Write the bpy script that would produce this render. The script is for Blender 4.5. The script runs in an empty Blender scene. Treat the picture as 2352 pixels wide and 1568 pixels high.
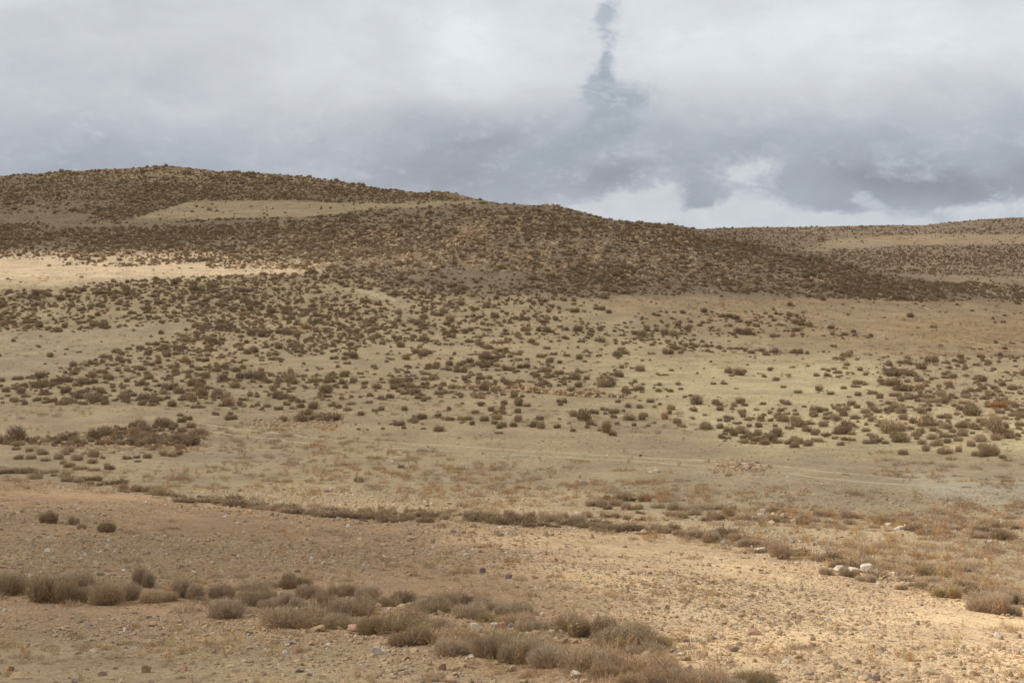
import bpy, bmesh, math, random
import numpy as np
from mathutils import Vector
S = bpy.context.scene
COL = S.collection
# ------------------------------------------------------------------ camera
F = 1500.0            # focal length in pixels at 1024 wide
R0 = 230.0            # row of the true horizon
K = 1024.0/2352.0     # survey coordinates (2352 wide) to 1024
CZ = 10.0             # height of the camera in the scene
cam = bpy.data.cameras.new("camera"); co = bpy.data.objects.new("camera", cam); COL.objects.link(co)
co.location = (0, 0, CZ); co.rotation_euler = (math.radians(90), 0, 0)
cam.sensor_fit = 'HORIZONTAL'; cam.sensor_width = 36.0; cam.lens = 36.0*F/1024.0
cam.shift_y = -(341.0-R0)/1024.0
cam.clip_start = 0.1; cam.clip_end = 6000
S.camera = co
# ------------------------------------------------------------------ light
SUN = Vector((-0.76, 0.10, 0.64)).normalized()     # towards the sun
sl = bpy.data.lights.new("sun", 'SUN'); sl.energy = 5.0; sl.angle = math.radians(0.53); sl.color = (1.0, 0.93, 0.82)
so = bpy.data.objects.new("sun", sl); COL.objects.link(so); so.location = (-60, 0, 90)
so.rotation_euler = SUN.to_track_quat('Z', 'Y').to_euler()
S.view_settings.view_transform = 'Standard'; S.view_settings.look = 'None'
S.view_settings.exposure = 0.0; S.view_settings.gamma = 1.0; S.view_settings.use_curve_mapping = False
S.render.engine = 'CYCLES'
S.cycles.max_bounces = 6; S.cycles.diffuse_bounces = 3; S.cycles.transmission_bounces = 4; S.cycles.transparent_max_bounces = 8

class NT:
    """small helper to write node trees"""
    def __init__(s, tree): s.t = tree; tree.nodes.clear()
    def n(s, typ, **kw):
        nd = s.t.nodes.new(typ)
        for k, v in kw.items(): setattr(nd, k, v)
        return nd
    def link(s, a, b): s.t.links.new(a, b)
    def val(s, sock, v):
        if isinstance(v, bpy.types.NodeSocket): s.link(v, sock)
        elif v is not None: sock.default_value = v
    def m(s, op, a, b=None, c=None, clamp=False):
        nd = s.n('ShaderNodeMath', operation=op, use_clamp=clamp)
        s.val(nd.inputs[0], a); s.val(nd.inputs[1], b)
        if c is not None: s.val(nd.inputs[2], c)
        return nd.outputs[0]
    def vm(s, op, a, b=None, out=0):
        nd = s.n('ShaderNodeVectorMath', operation=op); s.val(nd.inputs[0], a)
        if b is not None: s.val(nd.inputs[1], b)
        return nd.outputs[out]
    def mix(s, f, a, b, mode='MIX'):
        nd = s.n('ShaderNodeMix', data_type='RGBA', blend_type=mode)
        s.val(nd.inputs[0], f); s.val(nd.inputs[6], a); s.val(nd.inputs[7], b); return nd.outputs[2]
    def noise(s, vec, scale, detail=4, rough=.55, dist=0, dim='3D'):
        nd = s.n('ShaderNodeTexNoise', noise_dimensions=dim); s.val(nd.inputs['Vector'], vec)
        nd.inputs['Scale'].default_value = scale; nd.inputs['Detail'].default_value = detail
        nd.inputs['Roughness'].default_value = rough; nd.inputs['Distortion'].default_value = dist
        return nd.outputs[0]
    def rng(s, v, a, b, c=0., d=1., smooth=True):
        nd = s.n('ShaderNodeMapRange', interpolation_type='SMOOTHSTEP' if smooth else 'LINEAR')
        s.val(nd.inputs[0], v)
        for i, q in zip((1, 2, 3, 4), (a, b, c, d)): s.val(nd.inputs[i], q)
        return nd.outputs[0]

def lin(r, g, b):
    f = lambda c: (c/255/12.92) if c/255 <= .04045 else ((c/255+.055)/1.055)**2.4
    return (f(r), f(g), f(b), 1)

# sky: Nishita behind an overcast deck whose thick and thin places are laid out by direction
W = bpy.data.worlds.new("World"); S.world = W; W.use_nodes = True
t = NT(W.node_tree)
out = t.n('ShaderNodeOutputWorld'); bg = t.n('ShaderNodeBackground'); t.link(bg.outputs[0], out.inputs[0])
sky = t.n('ShaderNodeTexSky', sky_type='NISHITA', sun_disc=False)
sky.sun_elevation = math.asin(SUN.z); sky.sun_rotation = math.atan2(SUN.x, SUN.y); sky.altitude = 900; sky.dust_density = 1.5
tc = t.n('ShaderNodeTexCoord'); D = tc.outputs['Generated']
sep = t.n('ShaderNodeSeparateXYZ'); t.link(D, sep.inputs[0]); dx, dy, dz = sep.outputs
az = t.m('ARCTAN2', dx, dy); el = t.m('ARCSINE', dz)
comb = t.n('ShaderNodeCombineXYZ'); t.link(az, comb.inputs[0]); t.link(t.m('MULTIPLY', el, 1.7), comb.inputs[1]); P2 = comb.outputs[0]
n1 = t.noise(P2, 5.5, 6, .5, .3); n2 = t.noise(t.vm('ADD', P2, (3.1, 1.7, 0)), 15, 7, .6, .5); n3 = t.noise(t.vm('ADD', P2, (9, 2, 0)), 2.6, 3, .5)
# wobble coordinates so the features get ragged edges
wa = t.m('ADD', az, t.m('MULTIPLY', t.m('SUBTRACT', n2, .5), .055)); we = t.m('ADD', el, t.m('MULTIPLY', t.m('SUBTRACT', n1, .5), .05))
def blob(X, Y, sx, sy, rot=0.0):
    """soft cloudy lobe at a compass direction; X, Y survey coordinates of its middle, sx, sy its half sizes"""
    a0 = math.atan((X*K-512)/F); e0 = math.atan((R0-Y*K)/F); sa = sx*K/F; se = sy*K/F
    u = t.m('SUBTRACT', wa, a0); v = t.m('SUBTRACT', we, e0)
    c, s_ = math.cos(rot), math.sin(rot)
    p = t.m('DIVIDE', t.m('ADD', t.m('MULTIPLY', u, c), t.m('MULTIPLY', v, s_)), sa)
    q = t.m('DIVIDE', t.m('SUBTRACT', t.m('MULTIPLY', v, c), t.m('MULTIPLY', u, s_)), se)
    r2 = t.m('ADD', t.m('MULTIPLY', p, p), t.m('MULTIPLY', q, q))
    return t.m('POWER', 2.71828, t.m('MULTIPLY', r2, -1.0))
grad = t.rng(el, 0.0, 0.155, 0.0, 1.0)                       # clouds get brighter with height
base = t.m('ADD', .455, t.m('MULTIPLY', grad, .24))
base = t.m('ADD', base, t.m('MULTIPLY', t.m('SUBTRACT', n1, .5), .20))
n5 = t.noise(t.vm('ADD', P2, (1, 4, 0)), 30, 4, .6, .8)
base = t.m('ADD', base, t.m('ADD', t.m('MULTIPLY', t.m('SUBTRACT', n2, .5), .11), t.m('MULTIPLY', t.m('SUBTRACT', n5, .5), .04)))
base = t.m('ADD', base, t.m('MULTIPLY', t.m('SUBTRACT', n3, .5), .10))
SKY = [ (1060,90,120,100,.13),(1000,170,300,60,.07),(1150,210,200,40,.04),(150,60,250,70,-.02),(80,330,260,110,-.06),(150,150,260,120,-.04),(300,170,280,60,-.03),(500,250,90,90,.03),
        (760,330,480,60,-.05),(1200,340,260,90,-.08),(1500,60,120,90,.07),(1700,130,300,60,.05),(2100,110,420,110,.13),(1750,250,350,40,-.02),(2250,330,400,100,-.04),(1800,320,420,50,-.05),
        (2200,420,260,45,-.12),(1000,420,300,60,-.05),(1480,420,170,45,-.09),(2230,5,110,20,-.10),(1950,395,200,50,-.05)]
val_ = base
for X, Y, sx, sy, a in SKY: val_ = t.m('ADD', val_, t.m('MULTIPLY', blob(X, Y, sx, sy), a))
n4 = t.noise(t.vm('ADD', P2, (5, 7, 0)), 32, 5, .68, .6)
bil = t.rng(t.noise(t.vm('ADD', P2, (2, 8, 0)), 11, 5, .62, .35), .38, .62, -1, 1)
val_ = t.m('ADD', val_, t.m('MULTIPLY', bil, .026))
n6 = t.noise(t.vm('ADD', P2, (4, 3, 0)), 60, 3, .62, .4)
rag = t.m('ADD', t.m('MULTIPLY', t.m('SUBTRACT', n4, .5), 1.5), t.m('MULTIPLY', t.m('SUBTRACT', n6, .5), .9))
# a bright bank low over the far ridge, seen under the ragged bases of the nearer clouds
def add(*a):
    v = a[0]
    for q in a[1:]: v = t.m('ADD', v, q)
    return v
low_ = add(blob(1420, 492, 150, 26), blob(1700, 515, 300, 42), blob(2050, 520, 450, 42), blob(1560, 455, 90, 30), blob(1730, 425, 85, 50), blob(1995, 462, 45, 35), blob(2290, 462, 110, 26))
cut_ = add(blob(1645, 455, 75, 36, .25), blob(1600, 490, 50, 18, .3), blob(1880, 455, 85, 42), blob(2120, 440, 130, 22), t.m('MULTIPLY', blob(1950, 480, 70, 10), .5))
lowb = t.rng(add(low_, t.m('MULTIPLY', cut_, -1.05), t.m('MULTIPLY', t.m('SUBTRACT', n2, .5), 1.1), t.m('MULTIPLY', rag, 1.1)), -.05, 1.05)
val_ = t.m('ADD', t.m('MULTIPLY', val_, t.m('SUBTRACT', 1.0, lowb)), t.m('MULTIPLY', lowb, t.m('ADD', .63, t.m('MULTIPLY', t.m('SUBTRACT', n4, .5), .16))))
tint = t.mix(t.rng(t.m('ADD', val_, t.m('MULTIPLY', t.m('SUBTRACT', n3, .5), .25)), .42, .68), (.90, .965, 1.09, 1), (.95, .995, 1.045, 1))
vcol = t.n('ShaderNodeCombineXYZ')
for i in range(3): t.link(val_, vcol.inputs[i])
cloudc = t.mix(1.0, vcol.outputs[0], tint, 'MULTIPLY')
gap = None
for X, Y, sx, sy, r in [(1430,225,85,50,0),(1340,330,120,34,.3),(1392,110,20,60,0),(1402,20,26,34,0),(1378,180,34,40,0),(1270,370,90,22,.3),(1400,290,60,40,0),(2130,0,60,18,0)]:
    b_ = blob(X, Y, sx, sy, r); gap = b_ if gap is None else t.m('ADD', gap, b_)
gap = t.m('MULTIPLY', gap, t.m('ADD', 1.0, t.m('ADD', t.m('MULTIPLY', t.m('SUBTRACT', n2, .5), 2.4), t.m('MULTIPLY', rag, 2.0))))
gap = t.rng(gap, .12, 1.15, 0, .95)
gap = t.m('MULTIPLY', gap, t.rng(t.m('ADD', n2, t.m('MULTIPLY', rag, .35)), .38, .66, 1.0, .6))
skyc = t.mix(1.0, sky.outputs[0], (.055, .055, .055, 1), 'MULTIPLY')
skyc = t.mix(.85, skyc, (.37, .42, .485, 1))
t.link(t.mix(gap, cloudc, skyc), bg.inputs[0]); bg.inputs[1].default_value = 1.0

# ------------------------------------------------------------------ numpy helpers
rs = np.random.RandomState(7)
LAT = rs.rand(256, 256)
def vnoise(x, y, s, ox=0):
    x = np.asarray(x, float)/s+ox+100.3; y = np.asarray(y, float)/s+ox*.7+57.1
    xi = np.floor(x).astype(int); yi = np.floor(y).astype(int); fx = x-xi; fy = y-yi
    fx = fx*fx*(3-2*fx); fy = fy*fy*(3-2*fy); g = lambda a, b: LAT[a & 255, b & 255]
    return (g(xi, yi)*(1-fx)+g(xi+1, yi)*fx)*(1-fy)+(g(xi, yi+1)*(1-fx)+g(xi+1, yi+1)*fx)*fy-.5
def fbm(x, y, s, n=4, ox=0): return sum(vnoise(x, y, s/2**i, ox+i*13)/2**i for i in range(n))
def inpoly(X, Y, P):
    X = np.asarray(X, float); Y = np.asarray(Y, float); r = np.zeros(X.shape, bool)
    for (x0, y0), (x1, y1) in zip(P, P[1:]+P[:1]):
        if y0 == y1: continue
        r ^= ((y0 > Y) != (y1 > Y)) & (X < (x1-x0)*(Y-y0)/(y1-y0)+x0)
    return r

# ------------------------------------------------------------------ relief of the land
# each line of the terrain: distance and either sight row (1024 scale) or height, by column
def ln(cols, d, row=None, z=None):
    return dict(c=cols, d=d, row=row, z=z)
A = [0]
SP = [-918,0,150,330,400,430,500,600,700,800,880,960,1020,1050,1100,1160,1400,1600,2000,2352,3215]
LINES = [
 ln(A, [0.2], z=[-1.7]), ln(A, [8], z=[-3.0]), ln(A, [15], z=[-4.52]),
 ln([-400,0,512,640,768,896,1024,1400], [21.5]*8, row=[609,609,609,612,620,628,636,650]),
 ln([-400,0,128,256,384,512,640,768,896,1024,1400], [49,45,43,41,39.5,38,36,33,30.5,28,24], row=[462,477,490,505,515,519,533,556,582,604,645]),
 ln([-400,0,512,768,1024,1400], [51.5,47.5,40.3,35,30,26], z=[-8.4,-8.3,-8.0,-7.75,-7.45,-7.1]),
 ln([-400,0,512,1024,1400], [62]*5, z=[-9.15,-9.25,-9.2,-9.0,-8.9]),
 ln([-400,0,512,1024,1400], [80]*5, z=[-9.3,-9.5,-9.4,-9.4,-9.3]),
 ln([-400,0,512,768,1024,1400], [117]*6, z=[-9.0,-9.2,-9.2,-9.5,-9.9,-10]),
 ln([-400,0,256,512,640,768,896,1024,1400], [148]*9, row=[284,284,281,277,281,294,306,312,314]),
 ln([-400,0,256,400,512,640,768,896,1024,1400], [174]*10, row=[266,265,264,250,238,239,259,286,302,306]),
 ln([-400,0,128,256,384,460,505,557,579,610,631,675,705,740,784,827,893,960,1024,1400], [205,205,205,205,203,203,203,203,203,202,202,201,200,199,198,197,196,195,194,190],
    row=[232,224,219,213,207,205,203.5,203,208,216,219,221.5,227,237,248,259,273.5,281,289,297]),
 ln([-400,0,256,384,505,557,640,768,896,960,1024,1400], [226]*12, row=[220,213,203,200,204,212,232,262,281,283,283,285]),
 ln([-400,0,35,65,109,144,165,187,218,261,305,348,383,418,444,457,479,505,560,640,768,900,1024,1400],
    [270]*20+[272,278,285,290], row=[188,172,169,166,165.5,163.5,162.3,165,168,170.3,173.7,179.4,186,191.5,190.5,193.5,200,206,214,232,258,273,274,276]),
 ln([-400,0,505,640,768,900,1024,1400], [320,320,320,330,335,335,335,335], row=[215,200,222,245,254,257,255,250]),
 ln([-400,0,500,640,705,740,827,893,923,958,1001,1024,1200,1400], [470]*14, row=[215,220,228,228,227,226,224,222.3,222.5,219,215.8,215,208,206]),
 ln([0], [700], z=[-20]), ln([0], [3200], z=[-24]),
]
CG = np.arange(-400, 1401, 2.0); YG = np.exp(np.linspace(math.log(.25), math.log(3150), 1500))
nodes_d = []; nodes_z = []
for L in LINES:
    d = np.interp(CG, L['c'], L['d'] if len(L['d']) == len(L['c']) else L['d'])
    z = np.interp(CG, L['c'], L['z']) if L['z'] is not None else -(np.interp(CG, L['c'], L['row'])-R0)/F*d
    nodes_d.append(d); nodes_z.append(z)
ND = np.array(nodes_d); NZ = np.array(nodes_z)
BASE = np.array([np.interp(YG, ND[:, i], NZ[:, i]) for i in range(len(CG))])
ker = np.exp(-.5*(np.arange(-12, 13)/3.5)**2); ker /= ker.sum()
kernS = np.exp(-.5*(np.arange(-12, 13)/1.3)**2); kernS /= kernS.sum()
pad = np.pad(BASE, ((0, 0), (12, 12)), mode='edge')
B1 = np.array([np.convolve(r, ker, 'valid') for r in pad]); B2 = np.array([np.convolve(r, kernS, 'valid') for r in pad])
wn = np.clip((YG-55)/15, 0, 1)[None, :]; BASE = B2*(1-wn)+B1*wn        # keep the terrace lip crisp
LYG = np.log(YG)
def H(x, y):
    """ground height (scene z) at x, y"""
    x = np.asarray(x, float); y = np.asarray(y, float); ya = np.maximum(y, .25)
    c = np.clip(512+F*x/ya, -400, 1400); ci = (c+400)/2.0; yi = (np.log(ya)-LYG[0])/(LYG[1]-LYG[0])
    i0 = np.clip(ci.astype(int), 0, len(CG)-2); j0 = np.clip(yi.astype(int), 0, len(YG)-2)
    a = np.clip(ci-i0, 0, 1); b = np.clip(yi-j0, 0, 1)
    z = (BASE[i0, j0]*(1-a)+BASE[i0+1, j0]*a)*(1-b)+(BASE[i0, j0+1]*(1-a)+BASE[i0+1, j0+1]*a)*b
    r = np.hypot(x, y); k = np.clip(r/25, .15, 1)
    z = z+.16*k*fbm(x, y, 9, 2)+.085*fbm(x, y, 1.6, 3, 40)+np.clip((r-90)/60, 0, 1)*.9*fbm(x, y*1.4, 26, 4, 70)*np.clip(1.5-r/600, .4, 1)
    return z+CZ
TAB = H(((CG[:, None]-512)/F)*YG[None, :], np.broadcast_to(YG[None, :], (len(CG), len(YG))))
ROWT = R0-F*(TAB-CZ)/YG[None, :]; RMIN = np.minimum.accumulate(ROWT[:, YG > 5], axis=1); YV = YG[YG > 5]
def scr(X, Y):
    """survey coordinates -> point of the land seen there; returns x, y, z, ok"""
    X = np.atleast_1d(np.asarray(X, float))*K; Y = np.atleast_1d(np.asarray(Y, float))*K
    ci = np.clip(((X+400)/2).round().astype(int), 0, len(CG)-1)
    y = np.empty(len(X)); ok = np.ones(len(X), bool)
    o = np.argsort(ci)
    for c in np.unique(ci):
        m = ci == c; prof = RMIN[c]
        j = np.searchsorted(-prof, -Y[m]); good = j < len(YV)
        jj = np.clip(j, 1, len(YV)-1); r1 = prof[jj]; r0 = prof[jj-1]
        f = np.where(r0 > r1, (r0-Y[m])/np.maximum(r0-r1, 1e-6), 1.0)
        y[m] = YV[jj-1]+np.clip(f, 0, 1)*(YV[jj]-YV[jj-1]); ok[m] = good
    x = (X-512)/F*y
    return x, y, H(x, y), ok & (y < 560)
def tosurvey(x, y, z):
    y = np.maximum(y, .5); return (512+F*x/y)/K, (R0-F*(z-CZ)/y)/K

def obj(name, me, mat=None, parent=None):
    o = bpy.data.objects.new(name, me); COL.objects.link(o)
    if mat is not None and not me.materials: me.materials.append(mat)
    if parent: o.parent = parent
    return o
def mesh_np(name, v, faces_flat, loop_n):
    me = bpy.data.meshes.new(name); v = np.asarray(v, np.float32); nf = len(loop_n)
    me.vertices.add(len(v)); me.vertices.foreach_set('co', v.ravel())
    me.loops.add(len(faces_flat)); me.loops.foreach_set('vertex_index', np.asarray(faces_flat, np.int32))
    me.polygons.add(nf); st = np.zeros(nf, np.int32); st[1:] = np.cumsum(loop_n)[:-1]
    me.polygons.foreach_set('loop_start', st); me.update(calc_edges=True); me.validate(); return me
def grid_faces(n, m, wrap=False):
    i = np.arange(n if wrap else n-1)[:, None]; j = np.arange(m-1)[None, :]; i2 = (i+1) % n
    return np.stack([np.broadcast_to(i*m+j, (i.shape[0], m-1)), i2*m+j, i2*m+j+1, np.broadcast_to(i*m+j+1, (i.shape[0], m-1))], -1).reshape(-1, 4)
def mat_new(name):
    m = bpy.data.materials.new(name); m.use_nodes = True; n = NT(m.node_tree)
    o = n.n('ShaderNodeOutputMaterial'); b = n.n('ShaderNodeBsdfPrincipled'); n.link(b.outputs[0], o.inputs[0])
    b.inputs['Roughness'].default_value = .95; b.inputs['Specular IOR Level'].default_value = .08
    return m, n, b, o

# ------------------------------------------------------------------ soil
TINTS = [ # polygon in survey coordinates, soil colour (sunlit foreground painted brighter), softness (survey px)
 ([(-999,0),(3999,0),(3999,1100),(-999,1100)], (.355,.275,.185), 1),
 ([(-999,600),(3999,700),(3999,1100),(-999,1100)], (.405,.325,.215), 40),
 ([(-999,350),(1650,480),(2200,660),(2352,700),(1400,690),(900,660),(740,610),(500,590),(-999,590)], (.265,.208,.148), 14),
 ([(1380,680),(3999,700),(3999,830),(2100,820),(1600,765),(1400,715)], (.40,.30,.195), 14),
 ([(2000,725),(3999,705),(3999,790),(2100,780)], (.39,.28,.175), 12),
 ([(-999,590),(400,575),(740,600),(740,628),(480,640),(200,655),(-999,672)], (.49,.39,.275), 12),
 ([(-999,752),(180,760),(330,745),(450,735),(440,755),(330,790),(230,820),(60,870),(-999,890)], (.40,.325,.225), 8),
 ([(300,500),(435,461),(670,458),(790,467),(1090,459),(1130,463),(960,475),(700,497),(500,503)], (.41,.325,.21), 8),
 ([(1600,495),(3999,480),(3999,640),(2060,640),(1700,540)], (.31,.235,.17), 6),
 ([(1850,575),(1900,552),(2100,537),(3999,533),(3999,556),(2100,560)], (.40,.305,.20), 8),
 ([(-999,915),(250,925),(700,945),(1400,985),(1560,985),(3999,1060),(3999,1350),(-999,1130)], (.405,.32,.215), 20),
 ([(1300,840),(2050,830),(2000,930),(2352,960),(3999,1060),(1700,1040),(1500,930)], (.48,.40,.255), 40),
 ([(400,985),(520,1000),(700,1060),(560,1080),(380,1075)], (.385,.31,.215), 25),
 ([(1500,1060),(2352,1070),(3999,1100),(3999,1200),(2100,1200),(1700,1150)], (.42,.34,.235), 40),
 ([(2080,1090),(2352,1110),(3999,1120),(3999,1190),(2352,1180),(2150,1150)], (.46,.41,.32), 25),
 ([(-999,1080),(0,1090),(400,1145),(800,1185),(1200,1195),(1500,1222),(1800,1285),(2100,1350),(2352,1400),(3999,1480),(3999,2600),(-999,2600)], (.395,.272,.175), 5),
 ([(1000,1200),(1500,1222),(1800,1285),(2352,1400),(3999,1480),(3999,2600),(1900,2600),(1400,1400)], (.73,.54,.345), 90),  # sandier soil, with the brightness of the sunlit patch painted in
 ([(-999,1490),(700,1440),(1100,1540),(1500,1600),(1500,2600),(-999,2600)], (.40,.305,.20), 30),
]
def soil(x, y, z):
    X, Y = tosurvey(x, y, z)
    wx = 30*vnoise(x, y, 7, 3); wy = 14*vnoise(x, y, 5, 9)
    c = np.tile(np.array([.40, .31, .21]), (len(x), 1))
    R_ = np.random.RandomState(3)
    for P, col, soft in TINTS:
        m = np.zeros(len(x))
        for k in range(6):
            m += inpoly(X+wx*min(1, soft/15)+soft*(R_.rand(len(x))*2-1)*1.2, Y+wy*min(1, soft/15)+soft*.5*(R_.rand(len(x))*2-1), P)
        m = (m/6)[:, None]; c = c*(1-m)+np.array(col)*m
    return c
th = np.concatenate([np.linspace(-180, -40, 50), np.linspace(-38, -23, 45), np.linspace(-22.6, 22.6, 800), np.linspace(23, 38, 45), np.linspace(40, 180, 50)[:-1]])*math.pi/180
rr = np.exp(np.concatenate([np.linspace(math.log(.3), math.log(11), 40)[:-1], np.linspace(math.log(11), math.log(330), 900), np.linspace(math.log(334), math.log(600), 120), np.linspace(math.log(620), math.log(3100), 30)]))
gx = (rr[None, :]*np.sin(th)[:, None]).ravel(); gy = (rr[None, :]*np.cos(th)[:, None]).ravel()
gyy = np.where(gy < .25, .25, gy)
gz = H(gx, gy); gz = np.where(gy < 8, np.where(gy > 0, gz, H(gx*0, np.full_like(gx, .3))-np.clip(np.hypot(gx, gy)/400, 0, 1)*3), gz)
fq = grid_faces(len(th), len(rr), wrap=True)
# the fan is closed by a small cap under the camera
cap = np.arange(len(th))*len(rr)
me = mesh_np('ground', np.stack([gx, gy, gz], 1), np.concatenate([fq.ravel(), cap]), np.concatenate([np.full(len(fq), 4), [len(th)]]))
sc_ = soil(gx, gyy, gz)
rock_zone = inpoly(*tosurvey(gx, gyy, gz), [(560,560),(900,515),(1300,490),(1560,540),(1800,610),(2000,670),(1600,650),(1200,625),(900,625),(520,620)]).astype(float)
sc_ = sc_*np.array([.97, .975, .955])
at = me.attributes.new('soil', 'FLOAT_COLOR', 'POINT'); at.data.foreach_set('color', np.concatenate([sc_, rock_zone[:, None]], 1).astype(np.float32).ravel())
me.polygons.foreach_set('use_smooth', np.ones(len(me.polygons), bool))
m_g, n, b, o_ = mat_new('dry_soil')
a_ = n.n('ShaderNodeAttribute', attribute_name='soil'); geo = n.n('ShaderNodeNewGeometry'); P = geo.outputs['Position']
Pf = n.vm('MULTIPLY', P, (1, 1, .3))
c1 = n.noise(P, .35, 5, .6); c2 = n.noise(P, 2.2, 5, .65); c3 = n.noise(P, 14, 4, .7); c4 = n.noise(n.vm('MULTIPLY', P, (.35, 1, 1)), .9, 4, .6)
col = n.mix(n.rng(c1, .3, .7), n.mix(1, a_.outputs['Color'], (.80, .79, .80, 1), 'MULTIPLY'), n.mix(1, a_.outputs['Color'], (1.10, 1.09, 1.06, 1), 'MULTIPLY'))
col = n.mix(n.rng(c2, .55, .8, 0, .55), col, n.mix(1, col, (.70, .68, .68, 1), 'MULTIPLY'))
col = n.mix(n.rng(c4, .56, .72, 0, .45), col, n.mix(1, col, (.98, .84, .68, 1), 'MULTIPLY'))
c5 = n.noise(n.vm('MULTIPLY', P, (1, .6, 1)), 5.5, 6, .75)
col = n.mix(n.rng(c5, .50, .66, 0, .75), col, n.mix(1, col, (.60, .57, .56, 1), 'MULTIPLY'))
col = n.mix(n.rng(c5, .44, .30, 0, .6), col, n.mix(1, col, (1.22, 1.2, 1.16, 1), 'MULTIPLY'))
col = n.mix(n.rng(c3, .35, .7, 0, .55), n.mix(1, col, (1.12, 1.12, 1.12, 1), 'MULTIPLY'), n.mix(1, col, (.72, .70, .68, 1), 'MULTIPLY'))
vor = n.n('ShaderNodeTexVoronoi', feature='F1'); n.link(n.vm('MULTIPLY', P, (1, 1, 1)), vor.inputs['Vector']); vor.inputs['Scale'].default_value = 9.0
vc = n.n('ShaderNodeSeparateColor'); n.link(vor.outputs['Color'], vc.inputs[0])
peb = n.m('MULTIPLY', n.rng(vor.outputs['Distance'], .16, .30, 1, 0), n.rng(vc.outputs[0], .55, .62))
pcol = n.mix(vc.outputs[1], (.52, .44, .34, 1), (.24, .18, .14, 1))
col = n.mix(n.m('MULTIPLY', peb, .7), col, pcol)
n.link(col, b.inputs['Base Color'])
hgt = n.m('ADD', n.m('ADD', n.m('MULTIPLY', c2, .14), n.m('MULTIPLY', c3, .05)), n.m('MULTIPLY', peb, .025))
hgt = n.m('ADD', hgt, n.m('MULTIPLY', c5, .07))
hgt = n.m('ADD', hgt, n.m('MULTIPLY', n.noise(P, 45, 3, .7), .009))
bp = n.n('ShaderNodeBump'); bp.inputs['Strength'].default_value = .9; bp.inputs['Distance'].default_value = 1.0
n.link(hgt, bp.inputs['Height']); n.link(bp.outputs[0], b.inputs['Normal'])
g = obj('ground', me, m_g); g['kind'] = 'structure'

# ------------------------------------------------------------------ added cloud slab, unseen above the frame, shaped to pattern the sunlight
LIT = [ # polygon, share of sun let through
 ([(-999,300),(3999,300),(3999,2000),(-999,2000)], .26),
 ([(-999,300),(1650,300),(2400,700),(2300,690),(1400,680),(740,600),(-999,590)], .10),
 ([(1620,480),(3999,480),(3999,640),(2000,640)], .30),
 ([(-999,660),(900,700),(1500,760),(3999,860),(3999,1080),(1700,1040),(900,960),(-999,940)], .32),
 ([(600,740),(1500,770),(2352,830),(2352,1010),(1500,1000),(700,900)], .42),
 ([(1500,830),(3999,840),(3999,1060),(1700,1010)], .58),
 ([(1900,930),(3999,900),(3999,1060),(2100,1040)], .75),
 ([(-999,940),(900,960),(1700,1040),(3999,1080),(3999,1200),(1500,1200),(400,1120),(-999,1090)], .36),
 ([(-999,1100),(0,1100),(400,1155),(800,1195),(1100,1215),(1000,1290),(900,1350),(500,1350),(-999,1360)], .17),
 ([(-999,592),(480,572),(700,592),(735,625),(480,636),(-999,672)], .88),
 ([(480,520),(700,535),(1100,600),(700,620),(500,600)], .5),
 ([(-999,1115),(260,1112),(700,1122),(1400,1150),(1500,1190),(900,1190),(500,1158),(-999,1140)], .75),
 ([(1380,1180),(3999,1180),(3999,1240),(1700,1240)], .95),
 ([(1400,1215),(1800,1250),(3999,1340),(3999,2600),(1800,2600),(1350,1400),(1000,1290)], 1.12),
 ([(1150,1200),(1500,1225),(1700,1300),(2000,1568),(1500,1430),(1150,1340),(900,1240)], .68),
 ([(-999,1370),(500,1360),(1000,1430),(1700,1568),(-999,2600)], .55),
]
ZC = 116.0
nx_, ny_ = 330, 420
cx = np.linspace(-350, 140, nx_); cy = np.linspace(-60, 590, ny_)
VX, VY = np.meshgrid(cx, cy, indexing='ij'); gz_ = np.full(VX.shape, 2.0)
for it in range(6):
    s_ = (ZC-gz_)/SUN.z; qx = VX-s_*SUN.x; qy = VY-s_*SUN.y; gz_ = H(qx, np.maximum(qy, .3))
X_, Y_ = tosurvey(qx, qy, gz_)
lit = np.full(VX.shape, .2)
for P_, a in LIT:
    m_ = inpoly(X_, Y_, P_); lit[m_] = a
lit[qy < 6] = .5
lit += .10*fbm(qx, qy, 22, 3, 5)
def gblur(Z, s):
    k = np.exp(-.5*(np.arange(-3*int(s+1), 3*int(s+1)+1)/s)**2); k /= k.sum(); h = len(k)//2
    Z = np.pad(Z, h, mode='edge'); Z = np.apply_along_axis(lambda r: np.convolve(r, k, 'valid'), 0, Z); return np.apply_along_axis(lambda r: np.convolve(r, k, 'valid'), 1, Z)
near = gblur(lit, 1.1); far = gblur(lit, 2.6); wf = np.clip((qy-40)/60, 0, 1)
lit = np.clip(near*(1-wf)+far*wf, .08, 1)
cover = 1-np.sqrt(lit)                                   # two skins, each lets sqrt(lit) pass
thick = 1.0+14*cover+5*fbm(VX, VY, 25, 3, 30)*cover
vb = np.stack([VX, VY, np.full(VX.shape, ZC)], -1).reshape(-1, 3); vt = np.stack([VX, VY, ZC+thick], -1).reshape(-1, 3)
nb = len(vb); fb = grid_faces(nx_, ny_); ft = fb[:, ::-1]+nb
ring = np.concatenate([np.arange(ny_), np.arange(1, nx_)*ny_+ny_-1, (nx_-1)*ny_+np.arange(ny_-2, -1, -1), np.arange(nx_-2, 0, -1)*ny_])
r2 = np.roll(ring, -1); side = np.stack([ring, ring+nb, r2+nb, r2], 1)
mc = mesh_np('cloud', np.concatenate([vb, vt]), np.concatenate([fb, ft, side]).ravel(), np.full(len(fb)*2+len(side), 4))
cv = np.concatenate([cover.ravel(), cover.ravel()]).astype(np.float32)
mc.attributes.new('cover', 'FLOAT', 'POINT').data.foreach_set('value', cv)
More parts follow.
